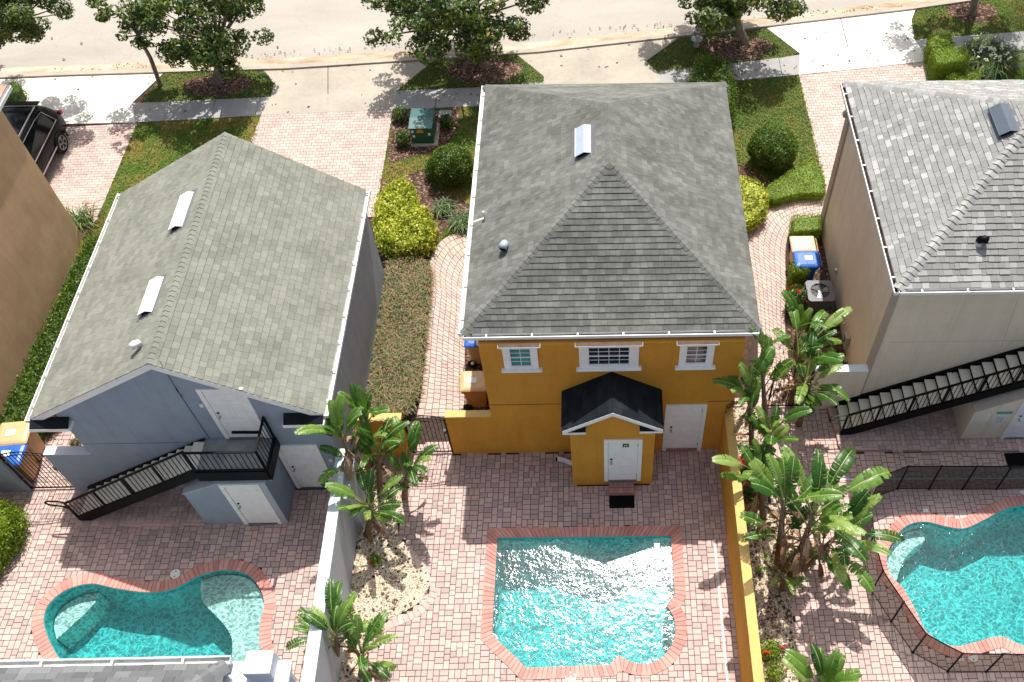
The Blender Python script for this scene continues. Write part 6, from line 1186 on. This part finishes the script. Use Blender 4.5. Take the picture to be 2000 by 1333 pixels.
# ---- paddle leaved plants
def paddle(V, F, va, root, az, pet, el, L, Wd, droop, tears, v, SV, SF):
    d = Vector((math.cos(az), math.sin(az), 0)); s = Vector((-math.sin(az), math.cos(az), 0)); Z = Vector((0, 0, 1)); p = Vector(root); e = el; pts = [p.copy()]
    for i in range(4): p = p + (d * math.cos(e) + Z * math.sin(e)) * pet / 4; e -= .06; pts.append(p.copy())
    for a, b, r0, r1 in zip(pts, pts[1:], (.030, .024, .02, .017), (.024, .02, .017, .014)):
        i0 = len(SV)
        for c, r_ in ((a, r0), (b, r1)):
            for k in range(4): q = c + s * r_ * math.cos(k * 1.5708) + (Z * math.cos(e) - d * math.sin(e)) * r_ * math.sin(k * 1.5708); SV.append(tuple(q))
        for k in range(4): SF.append((i0 + k, i0 + (k + 1) % 4, i0 + 4 + (k + 1) % 4, i0 + 4 + k))
    n = 13; sp = [p.copy()]; es = [e]
    for i in range(n): p = p + (d * math.cos(e) + Z * math.sin(e)) * L / n; e -= droop / n * (0.5 + i / n); sp.append(p.copy()); es.append(e)
    wv = lambda t_: Wd * (math.sin(math.pi * min(1, t_ * .90 + .06)) ** .5)
    for sd in (-1, 1):
        fold = .42 + rng.uniform(-.12, .2); lag = 0
        for i in range(n):
            torn = rng.random() < tears; g = .18 if torn else 0.0; dr = rng.uniform(-.25, .35) if torn else 0
            if torn: fold = .42 + rng.uniform(-.35, .5)
            A, B = sp[i], sp[i + 1].lerp(sp[i], 0.0); na = Z * math.cos(es[i]) - d * math.sin(es[i]); up = na
            w0, w1 = wv(i / n), wv((i + 1) / n); sweep = d * .10 * L
            side = lambda w_, ff: (s * sd * math.cos(ff) + up * math.sin(ff)) * w_
            m0, m1 = A + side(w0 * .55, fold), B + side(w1 * .55, fold)
            e0 = A + side(w0, fold - .35) + sweep * .3 - Z * .06 * w0; e1 = B + side(w1, fold - .35) + sweep * .3 - Z * .06 * w1
            if torn: e1 = e1.lerp(e0, .30); m1 = m1.lerp(m0, .12)
            b_ = len(V); V += [tuple(q) for q in (A, B, m1, m0, e1, e0)]
            F.append((b_, b_ + 1, b_ + 2, b_ + 3)); F.append((b_ + 3, b_ + 2, b_ + 4, b_ + 5)); va += [v, min(1, v + rng.uniform(-.08, .08))]
    # midrib
    for a, b in zip(sp, sp[1:]):
        i0 = len(SV); u = Z * .006
        SV.extend([tuple(a + s * .010 + u), tuple(a - s * .010 + u), tuple(b - s * .009 + u), tuple(b + s * .009 + u)]); SF.append((i0, i0 + 1, i0 + 2, i0 + 3))
def bird(label, bpx, crown, nleaf, L, az0=None, spread=3.14, dead=4, el=(.7, 1.5), group='paddle leaved plants', seed=0, trunk_r=.07, tears=.34, pet=(.45, 1.0), Wf=.165):
    b = G(*bpx); th = thing('paddle_leaf_plant', label, 'plant', b, 0, group); c = PL(crown[0], crown[1], 1, b.y + .0); c.z = max(.12, c.z)
    mb = MB(); m_ = Vector((b.x, b.y, 0)).lerp(c, .5) + Vector((rng.uniform(-.05, .05), rng.uniform(-.08, .08), 0)); mb.tube([(b.x, b.y, -.03), m_, c], [trunk_r * 1.2, trunk_r * .9, trunk_r * .35], 9)
    for i in range(int(c.z / .07)):
        f = i * .07 / max(.07, c.z); q = Vector((b.x, b.y, 0)).lerp(m_, f * 2) if f < .5 else m_.lerp(c, f * 2 - 1); kk = 1 - .62 * f; mb.tube([q - Vector((0, 0, .012)), q, q + Vector((0, 0, .012))], [trunk_r * 1.12 * kk, trunk_r * 1.28 * kk, trunk_r * 1.0 * kk], 9)
    mb.build('trunk', 'trunk', th, True); V, F, va, SV, SF = [], [], [], [], []
    nleaf = int(nleaf * 1.6); L *= .86
    for k in range(nleaf):
        az = k * 2.39996 + rng.uniform(-.35, .35) + seed if az0 is None else az0 + spread * ((k * .618034) % 1 * 2 - 1) + rng.uniform(-.2, .2)
        e_ = min(1.5, rng.uniform(*el) + .1); l_ = L * rng.uniform(.75, 1.15); low_ = (rng.uniform(0, .10), rng.uniform(.05, .3), rng.uniform(.2, .7))[k % 3]; paddle(V, F, va, Vector((b.x, b.y, 0)).lerp(c, 1 - low_ * min(1, c.z / .9)) + Vector((0, 0, -.05)), az, l_ * rng.uniform(*pet), e_ + .15, l_, l_ * Wf * rng.uniform(.9, 1.2), rng.uniform(.5, 1.5) * (1.4 - e_ * .5), tears, rng.random(), SV, SF)
    npmesh('leaves', V, F, va, 'leaf_bird', th, True); npmesh('stalks', SV, SF, rng.random(len(SF)), 'stalk', th)
    if dead:
        V, F, va, SV, SF = [], [], [], [], []
        for k in range(dead * 2): l_ = L * rng.uniform(.5, .85); paddle(V, F, va, Vector((b.x, b.y, 0)).lerp(c, rng.uniform(.25, .9)), rng.uniform(0, 6.28), .22, -.2, l_, l_ * .13, 1.8, .5, rng.random(), SV, SF)
        npmesh('dry_leaves', V, F, va, 'dead', th); npmesh('dry_stalks', SV, SF, rng.random(len(SF)), 'dead', th)
    return th
NL = 1.5
bird('tall paddle leaved plant leaning over the grey wall towards the blue grey roof', (700, 965), (668, 850), 10, .80, az0=2.6, spread=1.9, seed=.5)
bird('tallest paddle leaved plant beside the blue grey building side wall', (722, 930), (716, 815), 7, .78, el=(.9, 1.4), az0=1.3, spread=1.9, seed=1.2)
bird('paddle leaved plant with fanned stalks in front of the iron gate', (790, 972), (802, 905), 9, .85, el=(.75, 1.35), az0=0.6, spread=1.9, seed=2.2, dead=2)
bird('paddle leaved plant in the middle of the left clump', (742, 960), (738, 880), 9, .80, seed=3.0)
bird('low paddle leaved plant at the pebble end of the left clump', (716, 1045), (722, 985), 9, .78, el=(.3, 1.2), seed=.2, dead=2)
bird('low paddle leaved plant by the grey wall at the bottom edge, left stem', (655, 1290), (655, 1240), 10, .78, el=(.35, 1.25), az0=2.0, spread=1.9, seed=1.1, dead=3)
bird('low paddle leaved plant at the bottom edge, right stem with large single leaves', (706, 1318), (706, 1270), 9, .74, el=(.35, 1.2), az0=0.6, spread=1.9, seed=2.1, dead=5)
bird('paddle leaved plant reaching one leaf across the orange building rear wall', (1470, 905), (1462, 768), 9, .85, az0=2.9, spread=1.9, seed=2.9)
NL = 1.5
bird('tall paddle leaved plant at the rear right corner of the orange roof', (1500, 870), (1487, 690), 6, .85, el=(1.0, 1.45), az0=1.6, spread=1.9, seed=.8)
bird('paddle leaved plant beside the curved path, below the air conditioner', (1545, 790), (1560, 690), 9, .95, el=(.35, 1.3), az0=0.3, spread=1.9, seed=1.9)
bird('paddle leaved plant over the beige wall with drooping sunlit leaves', (1560, 830), (1575, 740), 8, .90, el=(.25, 1.1), az0=0.0, spread=1.9, seed=.1)
bird('slim paddle leaved plant next to the path under the air conditioner', (1556, 740), (1557, 640), 6, .8, el=(.9, 1.4), az0=1.2, spread=1.9, seed=4.1)
bird('paddle leaved plant between the orange wall and the small iron gate', (1500, 960), (1505, 845), 8, .85, seed=3.5)
bird('paddle leaved plant beside the orange wall top, below the small iron gate', (1490, 1010), (1478, 920), 8, .85, az0=2.4, spread=1.9, seed=5.0)
bird('large paddle leaved plant beside the mesh fence, left stem', (1520, 1105), (1530, 975), 8, 1.0, el=(.4, 1.3), az0=1.9, spread=1.9, seed=.6, dead=8, trunk_r=.09)
bird('large paddle leaved plant beside the mesh fence, middle stem', (1545, 1120), (1590, 1000), 9, 1.05, el=(.4, 1.3), az0=0.8, spread=1.9, seed=1.6, dead=9, trunk_r=.09)
bird('large paddle leaved plant beside the mesh fence, right stem reaching the pool', (1570, 1110), (1635, 1045), 9, 1.0, el=(.3, 1.1), az0=0.3, spread=1.9, seed=2.6, dead=7)
bird('paddle leaved plant with upright tips at the bottom edge right of the orange wall', (1600, 1400), (1600, 1345), 9, .85, el=(.8, 1.4), az0=1.4, spread=1.9, seed=3.3, dead=2)
bird('short paddle leaved plant at the foot of the large right-hand clump', (1530, 1150), (1525, 1120), 6, .5, el=(.3, 1.0), seed=1.3, dead=3)
# flowering bits
def small(label, px, py, r, h, n, mat='leaf_green', fl=0, group='small bushes in the pebble beds', size=.06):
    p = G(px, py); th = thing('small_bush', label, 'bush', p, 0, group); P, N = ell(n, (p.x, p.y, h * .55), (r, r, h * .5), .2, lump=.15); leaves('foliage', P, N, size, mat, th, .5, jit=.9); mb = MB(); mb.tube([(p.x, p.y, -.03), (p.x, p.y, h * .5)], .012, 6); mb.build('stem', 'bark', th)
    if fl:
        P, N = ell(fl, (p.x, p.y, h * .75), (r * .9, r * .9, h * .4), .9); P = np.repeat(P, 7, 0) + rng.normal(0, .022, (fl * 7, 3)); leaves('flowers', P, np.repeat(N, 7, 0), .07, 'flower', th, .8)
small('hibiscus bush with red flowers left of the air conditioner', 1552, 605, .38, .9, 1400, 'leaf_lily', 7, None, .08); small('small green plant with a red bloom in the left pebble bed', 735, 1098, .15, .25, 220, 'leaf_lime', 1); small('low bush with red flowers against the orange wall near the bottom', 1505, 1275, .28, .35, 700, 'leaf_lime', 4)
small('low green bush at the bottom of the right pebble bed', 1512, 1318, .25, .3, 500, 'leaf_lime'); small('sparse low plant in the pebbles above the bottom left clump', 735, 1232, .2, .2, 200, 'leaf_lime'); small('dark green bush in the bed beside the orange wall, below the gate', 1470, 975, .3, .5, 900, 'leaf_lily'); small('low green bush at the head of the right pebble bed', 1455, 940, .3, .6, 900, 'leaf_green'); small('tiny green plant on the wall foot beside the blue grey building', 150, 868, .16, .2, 260, 'leaf_cover')
p = G(1455, 915); pt = thing('plant_pot', 'terracotta red pot under the paddle leaves beside the orange wall', 'pot', p); mb = MB(); mb.lathe((0, 0, 0), [(.13, 0), (.20, .30), (.22, .30), (.22, .36), (.19, .36), (.17, .30)], 18); mb.build('pot', 'terracotta', pt, True, local=True)
# stepping edge around the pebble bed
ed = smooth_open([G2(x, y) for x, y in [(778, 1052), (818, 1085), (840, 1122), (842, 1150), (826, 1180), (792, 1200), (754, 1216), (728, 1236)]], 6); P = resample(ed, .125, False); mb = MB()
for i in range(len(P) - 1):
    a, b = Vector(P[i]), Vector(P[i + 1]); t_ = (b - a).normalized(); n = Vector((t_.y, -t_.x)) * .2; n = n if n.x > 0 or n.y < 0 else -n
    q = [(a.x, a.y), (b.x, b.y), (b.x + n.x, b.y + n.y), (a.x + n.x, a.y + n.y)]; q = q if area2(q) > 0 else q[::-1]; slab(mb, q, .012, random.random())
tag(mb.build('bed_edging', 'paver_pale'), kind='structure')
mb = MB(); a = G(905, 700); 
for px, py, r_ in ((944, 717, .05), (923, 754, .05), (946, 796, .055)): pass
for i, (px, py) in enumerate(((925, 718), (945, 796))): p = G(px, py); t_ = thing('path_light', ['small white globe path light above the tan bin beside the orange building', 'small white globe path light below the tan bin beside the orange building'][i], 'path light', p, 0, 'globe path lights'); mb = MB(); mb.tube([(0, 0, -.02), (0, 0, .16)], .012, 8); mb.build('stake', 'black', t_, local=True); mb = MB(); mb.lathe((0, 0, .15), [(.02, 0), (.05, .03), (.055, .06), (.04, .09), (.01, .105)], 14); mb.build('globe', 'lidwhite', t_, True, local=True)
